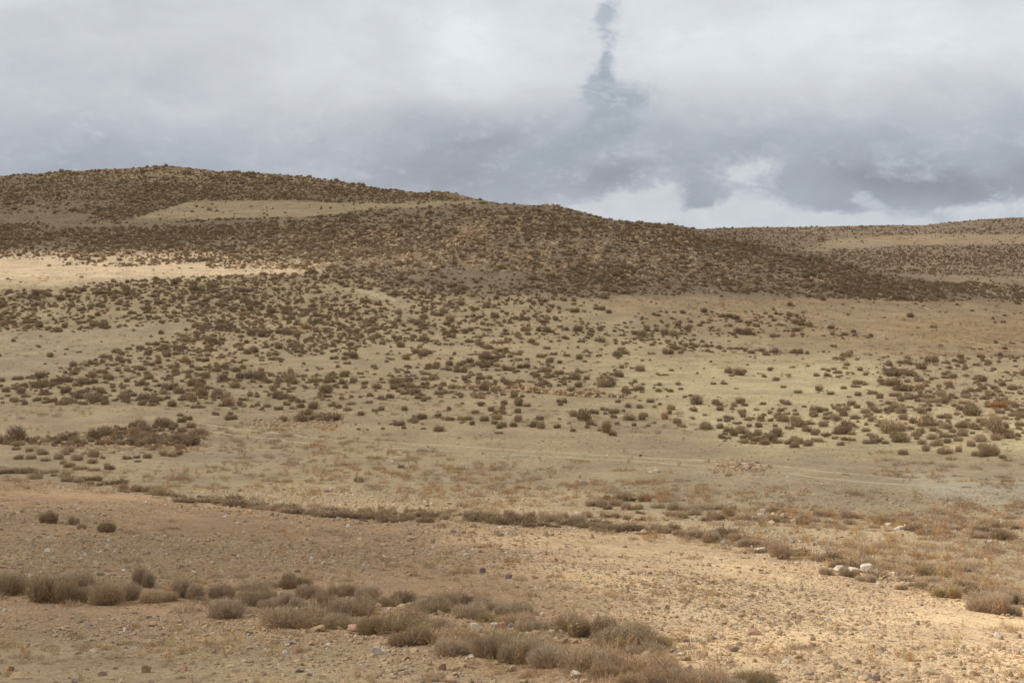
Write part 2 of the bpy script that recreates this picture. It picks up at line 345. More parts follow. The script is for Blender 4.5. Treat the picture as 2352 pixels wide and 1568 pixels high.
m_c = bpy.data.materials.new('cloud_gobo_skin'); m_c.use_nodes = True; n = NT(m_c.node_tree)
o_ = n.n('ShaderNodeOutputMaterial'); ms = n.n('ShaderNodeMixShader'); tr = n.n('ShaderNodeBsdfTransparent'); tl = n.n('ShaderNodeBsdfTranslucent')
tl.inputs[0].default_value = (.62, .60, .56, 1); aa = n.n('ShaderNodeAttribute', attribute_name='cover')
n.link(aa.outputs['Fac'], ms.inputs[0]); n.link(tr.outputs[0], ms.inputs[1]); n.link(tl.outputs[0], ms.inputs[2]); n.link(ms.outputs[0], o_.inputs[0])
cl = obj('cloud', mc, m_c); cl['kind'] = 'structure'  # added sun blocker out of view, thinned where the land should be lit

# ------------------------------------------------------------------ materials of plants and stones
def ramp_random(n, stops, src=None):
    r = n.n('ShaderNodeValToRGB')
    if src is None: oi = n.n('ShaderNodeObjectInfo'); src = oi.outputs['Random']
    n.link(src, r.inputs[0]); e = r.color_ramp.elements
    while len(e) > 1: e.remove(e[-1])
    e[0].position = stops[0][0]; e[0].color = stops[0][1]+(1,)
    for p, c in stops[1:]: q = e.new(p); q.color = c+(1,)
    return r.outputs[0]
def plant_mat(name, stops, tip=(1.1, 1.05, 1.0, 1), fine=30):
    m, n, b, o = mat_new(name); c = ramp_random(n, stops)
    tc = n.n('ShaderNodeTexCoord'); nz = n.noise(tc.outputs['Object'], fine, 2, .6); nl = n.noise(tc.outputs['Object'], 3.0, 3, .6)
    c = n.mix(n.rng(nz, .35, .65), n.mix(1, c, (.66, .66, .68, 1), 'MULTIPLY'), n.mix(1, c, (1.25, 1.22, 1.18, 1), 'MULTIPLY'))
    c = n.mix(n.rng(nl, .4, .65, 0, .6), c, n.mix(1, c, (1.12, .95, .80, 1), 'MULTIPLY'))
    d = n.n('ShaderNodeBsdfDiffuse'); tlu = n.n('ShaderNodeBsdfTranslucent'); mx = n.n('ShaderNodeMixShader'); mx.inputs[0].default_value = .15
    n.link(c, d.inputs[0]); n.link(c, tlu.inputs[0]); n.link(d.outputs[0], mx.inputs[1]); n.link(tlu.outputs[0], mx.inputs[2]); n.link(mx.outputs[0], o.inputs[0]); return m
M_TWIG = plant_mat('twig_grey_brown', [(0, (.50,.39,.27)), (.35, (.42,.325,.23)), (.6, (.50,.40,.29)), (.8, (.42,.335,.22)), (1, (.53,.395,.26))])
M_OLIVE = plant_mat('twig_olive', [(0, (.34,.275,.16)), (1, (.38,.29,.175))])
M_GREY = plant_mat('twig_grey', [(0, (.50,.405,.30)), (1, (.54,.43,.32))])
M_DARK = plant_mat('twig_dark', [(0, (.38,.285,.19)), (1, (.41,.315,.20))])
M_FAR = plant_mat('twig_far', [(0, (.36,.275,.185)), (.4, (.30,.23,.16)), (.7, (.40,.305,.21)), (.85, (.31,.26,.155)), (.93, (.46,.36,.24)), (1, (.45,.33,.21))], fine=12)
M_WOOD = plant_mat('dead_wood', [(0, (.30,.24,.17)), (1, (.42,.36,.28))])
M_WEED = plant_mat('weed_rust', [(0, (.46,.27,.12)), (.5, (.42,.29,.15)), (1, (.52,.31,.13))])
M_STRAW = plant_mat('weed_straw', [(0, (.56,.43,.22)), (.5, (.50,.40,.24)), (1, (.60,.47,.25))])
M_TUFT = plant_mat('tuft_grey', [(0, (.40,.31,.22)), (.5, (.46,.345,.225)), (.75, (.36,.29,.22)), (1, (.48,.325,.18))])
def stone_mat(name, stops):
    m, n, b, o = mat_new(name); c = ramp_random(n, stops)
    tc = n.n('ShaderNodeTexCoord'); v = tc.outputs['Object']; a1 = n.noise(v, 3, 5, .65); a2 = n.noise(v, 14, 4, .7)
    c = n.mix(n.rng(a1, .35, .65), n.mix(1, c, (.80, .76, .74, 1), 'MULTIPLY'), n.mix(1, c, (1.12, 1.12, 1.12, 1), 'MULTIPLY'))
    c = n.mix(n.rng(a2, .5, .75, 0, .5), c, n.mix(1, c, (.6, .58, .58, 1), 'MULTIPLY'))
    n.link(c, b.inputs['Base Color']); bp = n.n('ShaderNodeBump'); bp.inputs['Strength'].default_value = .5; bp.inputs['Distance'].default_value = .08
    n.link(n.m('ADD', a1, n.m('MULTIPLY', a2, .4)), bp.inputs['Height']); n.link(bp.outputs[0], b.inputs['Normal']); return m
M_TAN = stone_mat('stone_tan', [(0, (.52,.385,.24)), (.3, (.42,.305,.19)), (.5, (.51,.37,.235)), (.7, (.36,.265,.18)), (.85, (.58,.455,.30)), (.95, (.29,.225,.17)), (1, (.56,.47,.35))])
M_PINK = stone_mat('stone_pink', [(0, (.48,.31,.22)), (1, (.43,.29,.215))])
M_PALE = stone_mat('stone_pale', [(0, (.60,.53,.43)), (1, (.64,.55,.44))])
M_DGREY = stone_mat('stone_purple_grey', [(0, (.25,.20,.19)), (1, (.30,.235,.21))])
M_WHITE = stone_mat('stone_white', [(0, (.64,.60,.54)), (1, (.60,.56,.50))])

# ------------------------------------------------------------------ shapes
def slivers(pos, dirs, length, width, R_, bend=.0):
    """one tapering blade per row of pos"""
    n_ = len(pos); d = dirs/np.linalg.norm(dirs, axis=1)[:, None]
    s = np.cross(d, R_.randn(n_, 3)); s /= np.linalg.norm(s, axis=1)[:, None]
    L = length[:, None]; w = width[:, None]*.5
    return np.stack([pos-s*w, pos+s*w, pos+d*L], 1).reshape(-1, 3)
def shrub_mesh(seed, n_, w0, l0, lumps, hr=.55):
    """cushion of fine twigs, one unit wide and about hr high, standing on z = 0"""
    R_ = np.random.RandomState(seed); vs = []
    cs = [(0, 0, .5, hr)] if lumps == 1 else [(.26*math.cos(a), .2*math.sin(a), .24+.1*R_.rand(), hr*(.65+.4*R_.rand())) for a in (np.arange(lumps)*6.283/lumps+R_.rand()*6)]
    ph = R_.rand(8)*6.28
    for (x0, y0, r0, h0) in cs:
        m = int(n_/len(cs)); a = R_.rand(m)*6.2832; u = R_.rand(m)**.8
        el_ = np.arcsin(np.clip(u, 0, 1)); rad = 1-.62*R_.rand(m)**1.6
        lump = 1+.15*np.sin(3*a+ph[0])*np.cos(2*el_+ph[1])+.10*np.sin(7*a+ph[2]+3*el_)+.06*np.sin(13*a+ph[3])*np.sin(9*el_+ph[4])+.055*R_.randn(m)
        ce = np.cos(el_)**.75
        under = .66+.34*np.clip(u*rad/.42, 0, 1)**.7; rr0 = r0*.94*rad*lump*ce*under
        p = np.stack([x0+rr0*np.cos(a), y0+rr0*np.sin(a), h0*.95*rad*lump*np.sin(el_)+.02], 1)
        d = (p-np.array([x0, y0, -.12]))+.0
        d /= np.linalg.norm(d, axis=1)[:, None]; d += R_.randn(m, 3)*.42; d[:, 2] += .12
        L = l0*(.5+.9*R_.rand(m)); p = p-d*L[:, None]*.4; p[:, 2] = np.maximum(p[:, 2], -.02)
        vs.append(slivers(p, d, L, w0*(.6+.8*R_.rand(m)), R_))
    v = np.concatenate(vs); return mesh_np('twigs', v, np.arange(len(v)), np.full(len(v)//3, 3))
def stems_mesh(seed):
    """bare woody stems showing at the foot of a cushion and a few long dead shoots"""
    R_ = np.random.RandomState(seed); bm = bmesh.new()
    def tube(pts, r0, r1):
        prev = None
        for i, p in enumerate(pts):
            r = r0+(r1-r0)*i/(len(pts)-1); ring = [bm.verts.new((p[0]+r*math.cos(k*2.0944), p[1]+r*math.sin(k*2.0944), p[2])) for k in range(3)]
            if prev:
                for k in range(3): bm.faces.new((prev[k], prev[(k+1) % 3], ring[(k+1) % 3], ring[k]))
            prev = ring
    for i in range(16):
        a = R_.rand()*6.28; out_ = .30+.2*R_.rand(); hh = .12+.3*R_.rand(); pts = [(.05*math.cos(a), .05*math.sin(a), -.02)]
        for k in range(1, 4): f = k/3; pts.append((out_*f*math.cos(a+.3*f), out_*f*math.sin(a+.3*f), hh*f**.8+.02*R_.randn()))
        tube(pts, .012, .004)
    for i in range(3):
        a = R_.rand()*6.28; q = np.array([.3*math.cos(a), .3*math.sin(a), .1]); pts = [q]; d = np.array([math.cos(a+1), math.sin(a+1), 1.4])*.16
        for k in range(4): q = q+d+R_.randn(3)*.03; pts.append(q)
        tube([tuple(p) for p in pts], .006, .002)
    me = bpy.data.meshes.new('woody_stems'); bm.to_mesh(me); bm.free(); return me
def rock_mesh(seed, sx, sy, sz, npt=16, flat=0.0):
    R_ = np.random.RandomState(seed); bm = bmesh.new()
    p = R_.randn(npt, 3); p /= np.linalg.norm(p, axis=1)[:, None]; p = np.sign(p)*np.abs(p)**.62*(.8+.3*R_.rand(npt, 1))
    for q in p: bm.verts.new((q[0]*.5*sx, q[1]*.5*sy, q[2]*.5*sz+.28*sz))
    bmesh.ops.convex_hull(bm, input=bm.verts); bmesh.ops.delete(bm, geom=[v for v in bm.verts if not v.link_faces], context='VERTS')
    bmesh.ops.bevel(bm, geom=bm.edges[:]+bm.verts[:], offset=.035*min(sx, sz), segments=1, affect='EDGES', profile=.6)
    bmesh.ops.triangulate(bm, faces=[f for f in bm.faces if len(f.verts) > 4])
    me = bpy.data.meshes.new('rock'); bm.to_mesh(me); bm.free(); return me
def weed_mesh(seed, n_=16, spread=.5, wide=.012):
    """dry upright stalks with short side shoots, one unit high"""
    R_ = np.random.RandomState(seed); vs = []
    for i in range(n_):
        a = R_.rand()*6.28; o0 = np.array([.08*R_.randn(), .08*R_.randn(), -.02]); d = np.array([math.cos(a)*spread*R_.rand(), math.sin(a)*spread*R_.rand(), 1.]); L = .45+.55*R_.rand()
        segs = 4; p = o0.copy()
        for k in range(segs):
            q = p+d*L/segs+R_.randn(3)*.02; s = np.cross(q-p, R_.randn(3)); s = s/np.linalg.norm(s)*wide*(1-.17*k)
            vs += [p-s, p+s, q]
            for j in range(2):
                e = p+(q-p)*R_.rand(); dd = np.array([R_.randn(), R_.randn(), .9*R_.rand()+.2]); dd *= (.07+.09*R_.rand())/np.linalg.norm(dd)
                s2 = np.cross(dd, R_.randn(3)); s2 = s2/np.linalg.norm(s2)*wide*.8; vs += [e-s2, e+s2, e+dd]
            p = q
    v = np.array(vs); return mesh_np('stalks', v, np.arange(len(v)), np.full(len(v)//3, 3))
def tuft_mesh(seed, n_=130):
    """low sprawling dead plant, one unit wide"""
    R_ = np.random.RandomState(seed); a = R_.rand(n_)*6.28; r = .5*R_.rand(n_)**.6
    p = np.stack([r*np.cos(a), r*np.sin(a)*.8, .015+.16*R_.rand(n_)*(1-r)], 1); d = np.stack([np.cos(a)*r*1.6, np.sin(a)*r*1.6, .6+.6*R_.rand(n_)], 1)+R_.randn(n_, 3)*.4
    v = slivers(p, d, .14+.18*R_.rand(n_), .014+.012*R_.rand(n_), R_); return mesh_np('tuft', v, np.arange(len(v)), np.full(len(v)//3, 3))

NEAR = [shrub_mesh(100+i, 9800, .0075, .115, (1, 3, 3, 2, 4, 1, 5, 4)[i], (.52, .56, .50, .60, .5, .48, .55, .56)[i]) for i in range(8)]
MID = [shrub_mesh(200+i, 2000, .017, .18, (1, 2, 2, 1, 4, 3)[i], (.52, .56, .50, .6, .5, .52)[i]) for i in range(6)]
LOW = [shrub_mesh(300+i, 620, .036, .22, (1, 1, 2, 1, 2)[i], .55) for i in range(5)]
STEMS = [stems_mesh(400+i) for i in range(4)]
ROCKS = [rock_mesh(500+i, *((1, .8, .7), (1, .9, .5), (1, .7, .85), (1, .8, .35), (1, .75, .6), (1, .9, .75), (1, .6, .45), (1, .8, .95))[i]) for i in range(8)]
WEEDS = [weed_mesh(600+i) for i in range(5)]
TUFTS = [tuft_mesh(700+i) for i in range(4)]
_cache = {}
def variant(me, mat):
    k = (me.name, mat.name)
    if k not in _cache:
        c = me.copy(); c.materials.clear(); c.materials.append(mat); _cache[k] = c
    return _cache[k]

def tag(o, label, cat, group=None):
    if len(label.replace('-', ' ').split()) > 16: print('LONG', label)
    o['label'] = label; o['category'] = cat
    if group: o['group'] = group
ORD = ['first','second','third','fourth','fifth','sixth','seventh','eighth','ninth','tenth','eleventh','twelfth','thirteenth','fourteenth','fifteenth','sixteenth','seventeenth','eighteenth','nineteenth','twentieth']
R = random.Random(11)
# ------------------------------------------------------------------ traced plants
# windows the plants were measured in: origin and scale into survey coordinates
Z = {'a': (0, 1205.9, .2686), 'b': (574.2, 1205.9, .2686), 'c': (1148.4, 1205.9, .2686), 'd': (1722.6, 1148.4, .2677),
     'e': (0, 918.8, .2686), 'f': (574.2, 918.8, .2686), 'g': (1148.4, 918.8, .2686), 'h': (1722.6, 861.3, .2676)}
def sv(z, x, y, w, h): ox, oy, s = Z[z]; return ox+x*s, oy+y*s, w*s, h*s
ZONES = []   # (group, where phrase, [(window, x, base y, w, h, kind)])
def zone(group, where, z, items, kind='t'): ZONES.append((group, where, [sv(z, *it[:4])+((it[4] if len(it) > 4 else kind),) for it in items]))
G1 = 'cushion shrubs of the front band'
zone(G1, 'in the front band left of the pink boulder', 'a', [(60,600,290,160),(450,672,340,195,'d'),(620,545,300,120),(740,650,200,110),(920,682,270,160),(1080,640,230,120),(1230,525,200,135),(1310,660,200,85),(1450,645,130,70),(1610,630,270,150)])
zone(G1, 'in the front band right of the pink boulder', 'a', [(1900,635,220,120),(2170,560,250,90,'g'),(2200,690,320,140),(1930,797,280,148,'g'),(2320,850,130,110)])
zone(G1, 'in the front band behind its pale cobbles', 'b', [(370,540,240,110,'d'),(490,625,200,110),(350,700,230,110,'g'),(190,710,190,95,'g'),(640,705,210,140),(800,610,240,115),(1010,645,200,110,'g'),(1180,690,220,90),(1310,665,190,100),(1530,748,330,140)])
zone(G1, 'in the front band before its pale cobbles', 'b', [(870,775,380,165),(390,880,500,200),(770,885,260,110),(1020,935,220,130,'d'),(1290,920,430,190),(1400,1030,330,160,'d'),(1580,870,210,90,'g'),(1700,1010,330,120),(1720,1115,290,140,'g'),(1940,1010,200,90)])
zone(G1, 'in the front band behind the yellow weeds', 'b', [(1720,690,200,100),(1870,680,200,95),(2010,740,250,125,'g'),(1890,800,280,125),(2010,825,150,75,'d'),(2240,770,260,100),(2280,858,280,105)])
zone(G1, 'in the thick lower part of the front band', 'b', [(2080,1140,330,190),(2290,1190,260,190)])
zone(G1, 'in the front band left of the grey slab', 'c', [(240,1110,420,150),(150,1180,270,150),(420,1215,330,170,'g'),(130,1010,260,100),(250,900,260,120,'g')])
zone(G1, 'along the sunlit edge of the front band', 'c', [(600,905,290,145),(780,965,340,155,'d'),(1060,1040,440,165),(1340,1070,220,120,'o'),(1250,1115,300,110),(120,760,300,100)])
zone(G1, 'in the bottom right end of the front band', 'c', [(780,1250,420,180),(880,1300,220,130),(1000,1180,160,70,'g'),(1290,1290,420,160),(1480,1390,480,190),(1740,1395,360,150),(2180,1380,320,130,'o'),(1980,1390,240,100,'g'),(1130,1370,240,110)])
zone('lone shrubs on the near slope', 'alone on the brown slope at left', 'e', [(415,1052,155,115,'d'),(635,1065,105,80,'g'),(690,1098,100,50,'g'),(910,1128,160,95,'d')])
G2 = 'shrubs along the terrace lip'
zone(G2, 'on the terrace lip at the far left', 'e', [(300,672,130,55),(580,695,130,55),(670,703,100,45,'g'),(775,722,55,32,'d'),(870,730,85,42,'d'),(1055,762,95,48),(1165,782,112,62),(1280,792,112,58)])
zone(G2, 'on the terrace lip below the sunlit strip', 'e', [(1430,812,160,50,'g'),(1560,845,60,25,'g'),(1700,868,100,32,'g'),(1850,888,115,40,'d'),(2000,908,85,28,'g'),(2110,918,135,45),(2250,938,165,50)])
zone(G2, 'left of the terrace lip dark clump', 'f', [(50,922,170,55),(170,937,165,55),(290,952,145,50),(430,965,110,40,'g'),(520,982,120,70),(640,998,145,45,'g'),(800,1008,130,80,'g')])
zone(G2, 'in the large dark clump on the terrace lip', 'f', [(880,1010,95,55),(960,1013,130,65),(990,965,150,60,'d'),(1060,1018,100,55,'d'),(1190,1023,150,85,'d'),(1120,938,65,38),(1210,965,95,60)])
zone(G2, 'right of the terrace lip dark clump', 'f', [(1370,958,125,42,'d'),(1470,948,62,32),(1370,1022,100,50),(1660,1018,135,58,'g'),(1720,953,92,28),(1780,988,85,32),(1870,1023,105,90,'g'),(1950,992,75,58),(2020,1008,105,55)])
zone(G2, 'left of the round white stone', 'g', [(80,1028,115,92),(190,1028,110,65,'o'),(270,1018,85,60),(370,983,85,38,'d'),(430,1043,205,92,'g'),(540,1014,125,62)])
zone(G2, 'right of the round white stone', 'g', [(740,1003,105,62,'g'),(660,1058,155,75,'g'),(830,1078,135,38),(1040,1098,205,55),(1210,1112,135,52,'g'),(1330,1112,105,62),(1400,1137,135,72)])
zone(G2, 'on the terrace lip where it turns sunlit', 'g', [(1540,1153,105,48,'g'),(1650,1168,125,62),(1730,1172,165,62),(1800,1218,220,92),(2000,1193,205,62,'g'),(2150,1250,210,65,'g'),(2300,1240,120,50,'g')])
zone(G2, 'on the sunlit end of the terrace lip', 'd', [(265,505,200,130),(245,440,150,80),(410,480,140,60,'s'),(580,525,160,70),(740,575,130,60),(650,640,130,70),(860,660,160,90),(1000,700,170,80,'g'),(880,575,120,50,'g'),(1030,560,160,60)])
zone(G2, 'on the terrace lip beside the white boulders', 'd', [(1190,600,200,80),(1310,640,160,60),(1530,650,220,80,'o'),(1560,700,160,60,'g'),(1470,760,120,70),(1300,765,110,45,'d'),(1680,840,240,110,'s'),(1830,760,150,90,'g')])
zone(G2, 'at the right end of the terrace lip', 'd', [(2060,890,300,130,'g'),(2060,970,300,150),(2290,900,240,120,'g'),(2240,985,180,90,'g')])
G3 = 'shrubs of the bushy patch behind the lip'
zone(G3, 'in the back of the patch behind the lip', 'g', [(790,905,125,65,'g'),(870,915,105,65),(910,853,65,45),(1040,865,190,78),(1130,858,85,42),(1240,865,115,62,'d'),(1350,922,130,52),(1480,938,155,65)])
zone(G3, 'in the middle of the patch behind the lip', 'g', [(1000,905,135,65),(1080,935,150,65),(1180,933,120,52),(920,933,90,45,'o'),(1570,943,105,48,'g'),(1690,938,155,60),(1770,938,135,52),(1880,933,115,52),(1990,938,80,42,'d')])
zone(G3, 'front left in the patch behind the lip', 'g', [(900,1003,92,42,'o'),(990,1003,85,38,'d'),(1090,1023,85,38,'o'),(1200,1028,95,38,'o'),(1200,973,85,32)])
zone(G3, 'front right in the patch behind the lip', 'g', [(1470,993,115,52),(1560,1008,105,48),(1660,983,115,52),(1840,1023,155,82),(1950,993,115,72),(1760,1033,92,42,'d'),(2080,1018,145,52,'g'),(2230,1055,52,38,'s'),(2340,1043,95,62)])
G4 = 'shrubs of the right terrace line'
zone(G4, 'in the left half of the right-hand shrub line', 'd', [(215,110,110,50),(210,170,90,45),(310,195,110,40),(445,215,110,70,'d'),(430,155,150,50,'g'),(550,190,90,50,'g'),(600,140,110,60),(670,145,110,50),(690,200,90,35),(830,155,110,75,'g'),(935,160,80,42,'o'),(850,205,100,45)])
zone(G4, 'in the right half of the right-hand shrub line', 'd', [(1140,205,130,75),(1240,195,110,60),(1330,210,110,60,'g'),(1060,235,100,40,'g'),(1420,265,130,80),(1370,258,100,50,'o'),(1620,245,150,60),(1600,280,120,40)])
zone(G4, 'at the right-hand end of the upper shrub line', 'd', [(1700,295,100,40),(1760,255,110,50,'g'),(1820,235,90,45),(1980,275,150,75),(1940,325,190,75),(1990,210,80,40),(2105,235,110,58),(2130,340,150,90,'d'),(2240,340,180,75),(2240,245,130,60)])
G5 = 'shrubs of the stony patch at the left'
zone(G5, 'in the top of the stony patch', 'e', [(1000,238,65,34),(1045,258,85,42,'o'),(885,303,105,60,'o'),(960,293,72,38),(1225,238,75,38),(1325,238,62,42),(1385,258,55,32),(1475,248,65,32),(1550,258,75,42)])
zone(G5, 'in the right tip of the stony patch', 'e', [(1690,285,175,55),(1730,305,115,38),(1700,335,135,52),(1560,345,145,62),(1500,310,100,40,'g'),(1580,395,105,42),(1550,425,105,48),(1530,468,75,48),(1470,483,105,52)])
zone(G5, 'in the middle of the stony patch', 'e', [(1330,270,95,32),(1150,270,85,38),(1215,335,85,62),(1345,338,95,38),(1225,378,75,42),(1385,390,115,65),(1280,425,115,48),(1400,475,95,48),(1260,495,95,52)])
zone(G5, 'around the rubble of the stony patch', 'e', [(885,383,85,38),(1030,380,115,52),(1110,365,85,32),(1090,505,85,42),(1170,495,65,38),(880,500,62,36),(800,485,115,72),(790,540,105,48),(1180,528,75,26)])
zone(G5, 'in the upper left of the stony shrub patch', 'e', [(285,360,80,48),(385,358,92,42),(495,370,78,48),(600,390,92,48),(710,375,62,32),(685,405,82,46),(150,385,135,42),(60,380,85,42)])
zone(G5, 'in the lower left of the stony shrub patch', 'e', [(140,425,85,38),(250,440,85,42),(360,465,115,55),(560,465,95,48),(590,445,105,52),(160,505,95,48,'d'),(265,505,92,52),(385,520,95,42)])
zone(G5, 'along the foot of the stony shrub patch', 'e', [(500,505,105,62,'g'),(660,515,125,62),(540,545,95,42),(590,575,125,52),(690,595,165,52),(800,605,125,42),(930,593,115,62,'d'),(100,605,310,50,'g'),(250,625,260,60),(420,625,210,52)])
zone('shrubs at the end of the dirt track', 'where the pale track begins at left', 'e', [(1540,135,72,30,'d'),(1555,190,88,52,'o'),(1605,170,85,46,'o'),(1975,170,115,52,'d'),(1845,128,75,38),(1970,128,65,36,'d')])
zone('shrubs at the end of the dirt track', 'around the rubble left of centre', 'f', [(285,180,85,50,'d'),(480,130,120,55,'o'),(570,150,110,45),(505,100,70,35,'d')])
zone('lone shrubs on the pale field', 'alone among the rusty weeds', 'f', [(930,698,92,46,'o'),(1290,580,68,38,'o'),(1285,220,72,52,'d'),(1135,248,42,24,'o')])
G6 = 'shrubs on the near edge of the pale flat'
zone(G6, 'on the pale flat left near edge', 'f', [(145,60,85,35),(315,45,75,42),(435,65,90,40),(700,55,70,40),(755,70,75,42),(830,92,105,40),(950,130,70,40),(1070,100,60,35),(860,40,120,35),(1020,25,60,30)])
zone(G6, 'on the pale flat central near edge', 'f', [(1415,165,75,45),(1405,195,60,32),(1490,158,62,40),(1610,150,60,55),(1700,88,45,40),(1710,175,80,45),(1810,172,90,45),(1870,170,80,42),(1900,210,60,45),(2005,180,90,55)])
zone(G6, 'on the pale flat right near edge', 'f', [(2110,165,110,50),(2090,205,70,40),(2165,228,72,42),(2255,225,70,40),(2290,185,70,55),(2100,118,60,40),(2150,105,60,40),(2060,95,70,45),(1970,50,60,40),(2290,110,60,42)])
zone(G6, 'in the open scatter right of centre', 'g', [(25,70,50,45),(155,105,55,40),(25,225,80,42),(115,228,62,42),(285,230,80,45),(350,243,92,62),(490,238,75,48),(160,175,70,55),(340,170,85,45),(300,210,60,50,'d'),(230,55,75,32)])
zone(G6, 'in the thinning scatter before the bare flat', 'g', [(625,268,62,32),(770,213,72,48,'d'),(745,238,52,32),(810,118,78,48),(625,140,70,60),(700,168,50,30,'o'),(690,100,40,30),(815,220,35,30),(510,165,35,20),(850,262,50,25)])
zone(G6, 'on the bare edge of the pale flat', 'g', [(910,278,92,92,'d'),(975,152,62,37),(1000,208,52,36),(1145,222,52,36),(1215,168,72,62,'d'),(1240,143,72,42),(1195,68,72,36,'d'),(1410,163,72,60),(1450,120,50,46),(1520,198,82,50,'d'),(1535,223,56,37)])
zone(G6, 'far out on the bare pale flat', 'g', [(1755,133,46,26),(1880,88,76,42,'o'),(1845,38,80,50,'o'),(1635,83,46,26),(1650,160,40,22),(1320,60,40,25),(1010,20,60,36),(2250,38,70,26)])
G7 = 'shrubs of the right patch'
zone(G7, 'on the left end of the right patch', 'g', [(1960,275,85,55),(2000,305,90,60,'d'),(2060,285,70,55),(1925,295,45,30),(2080,330,75,45),(2150,335,75,42),(2210,300,80,50),(2260,360,90,45,'r')])
zone(G7, 'above the rust bush of the right patch', 'g', [(2070,110,80,45),(2080,145,60,40),(2230,170,75,50),(2315,180,55,40),(2215,228,70,42),(2130,225,55,30,'r'),(2040,205,80,30),(2120,175,75,30)])
zone(G7, 'in the upper edge of the right patch', 'h', [(295,393,62,46),(400,403,102,62),(545,353,92,52),(250,338,52,32),(265,312,82,36),(640,308,82,37),(725,292,60,36),(800,333,72,46),(830,303,112,46),(920,283,72,36)])
zone(G7, 'around the double bush of the right patch', 'h', [(1040,273,72,46),(1060,305,82,46),(990,328,112,52),(650,343,52,32),(715,373,92,42),(900,368,62,36),(1010,363,92,42),(1040,398,72,36),(1130,413,132,46)])
zone(G7, 'in the left middle of the right patch', 'h', [(75,448,72,46),(215,443,52,32),(340,463,82,38),(500,425,82,36),(630,443,102,52),(65,503,72,42),(15,548,62,52),(570,498,82,42),(650,525,82,46),(735,543,62,32)])
zone(G7, 'along the lower edge of the right patch', 'h', [(120,578,92,46,'r'),(220,583,72,42),(330,593,72,52),(380,623,92,56,'d'),(420,588,92,56),(500,608,92,52),(590,573,92,42),(780,603,82,46),(800,558,62,36),(1000,588,92,42),(1060,585,60,45)])
zone(G7, 'in the dark group right of the double bush', 'h', [(1210,318,62,36),(1305,328,102,60),(1315,383,92,60),(1475,333,94,60,'d'),(1535,308,62,46),(1695,373,92,52,'d'),(1450,413,72,46),(1520,428,82,42),(1590,433,82,52)])
zone(G7, 'among the big round bushes at right edge', 'h', [(1820,453,132,62,'o'),(1995,413,112,58,'d'),(2190,458,92,56,'d'),(2320,368,92,62,'d'),(1680,463,122,66),(1820,523,102,58),(1740,493,82,42)])
zone(G7, 'in the right middle of the right patch', 'h', [(1380,468,82,36),(1560,553,102,56),(1600,608,122,56),(1475,593,92,46),(1690,583,72,46),(1790,568,92,46),(1980,573,122,72,'g'),(2110,558,102,52),(1240,575,62,42),(1230,538,72,38)])
zone(G7, 'in the dense corner at the right edge', 'h', [(1900,613,82,60),(2000,640,110,60),(2070,695,175,95),(2000,703,115,62),(1930,693,82,52),(1670,678,155,68),(1790,658,92,56),(1510,653,82,56),(1315,683,104,52,'d'),(2170,715,80,40)])
zone(G7, 'on the pale flat above the right patch', 'h', [(910,108,96,37,'o'),(930,78,122,46,'o'),(805,118,72,30),(690,168,82,34,'o'),(285,108,62,28,'r'),(225,48,82,36),(925,178,72,42,'d'),(1115,198,82,46,'o'),(275,233,56,32),(110,253,62,27)])
zone(G7, 'in the thick brush above the right patch', 'h', [(1245,183,122,46,'d'),(1350,208,102,46),(1230,95,152,72,'o'),(1350,133,122,52,'o'),(1580,233,202,52),(1440,228,70,32),(1640,185,90,50),(1700,85,90,45),(1890,140,80,40),(2130,280,180,65,'r')])
ALL = []
for gi, (grp, where, its) in enumerate(ZONES):
    for it in its: ALL.append([gi]+list(it))
WD = {'t': 'grey-brown', 'd': 'dark brown', 'g': 'pale grey', 'o': 'olive-brown', 'r': 'rust-tinged', 's': 'straw-brown'}
MT = {'t': M_TWIG, 'd': M_DARK, 'g': M_GREY, 'o': M_OLIVE, 'r': M_WEED, 's': M_STRAW}
ax, ay, az_, aok = scr([a[1] for a in ALL], [min(a[2], 1560+(a[2]-1560)) for a in ALL])
size_px = [a[3]*a[4] for a in ALL]
keep = set(sorted(range(len(ALL)), key=lambda i: -size_px[i])[:300])
extra = []          # traced plants beyond the 300 that show largest join the brush
byz = {}
for i, a in enumerate(ALL):
    d = ay[i]; w = a[3]*K*d/F; hpx = a[4]*K*d/F; dep = min(w, 1.1)*R.uniform(.75, .95)+max(0, w-1.1)*.35
    slope = .22 if d < 60 else .12
    h = max(hpx-slope*dep*.35, .62*hpx)*1.12
    cy_ = d+dep*.42; cx_ = ax[i]*cy_/d; cz_ = float(H(cx_, cy_))-.02
    gr = 1.14 if d < 27 else 1.0 if d < 52 else .9
    rec = (cx_, cy_, cz_, w*1.16*gr, dep*1.16*gr, h*gr*1.05)
    if i in keep: byz.setdefault(a[0], []).append((a[1], i, rec, a[5]))
    else: extra.append(rec)
LIPX = [-200,0,250,400,600,850,1200,1500,1700,1850,2100,2352,2600]; LIPY = [1068,1086,1114,1143,1166,1193,1203,1224,1248,1284,1345,1393,1440]
for k in range(130):
    X = R.uniform(-200, 2600); Y = np.interp(X, LIPX, LIPY)+R.gauss(-3, 5); px, py, pz, _ = scr([X], [Y]); w = R.uniform(.22, .62)
    extra.append((px[0], py[0]+w*.3, float(H(px[0], py[0]+w*.3))-.02, w*R.uniform(1, 1.8), w, w*R.uniform(.24, .45)))
shrub_sources = []
twig_sources_mid = []
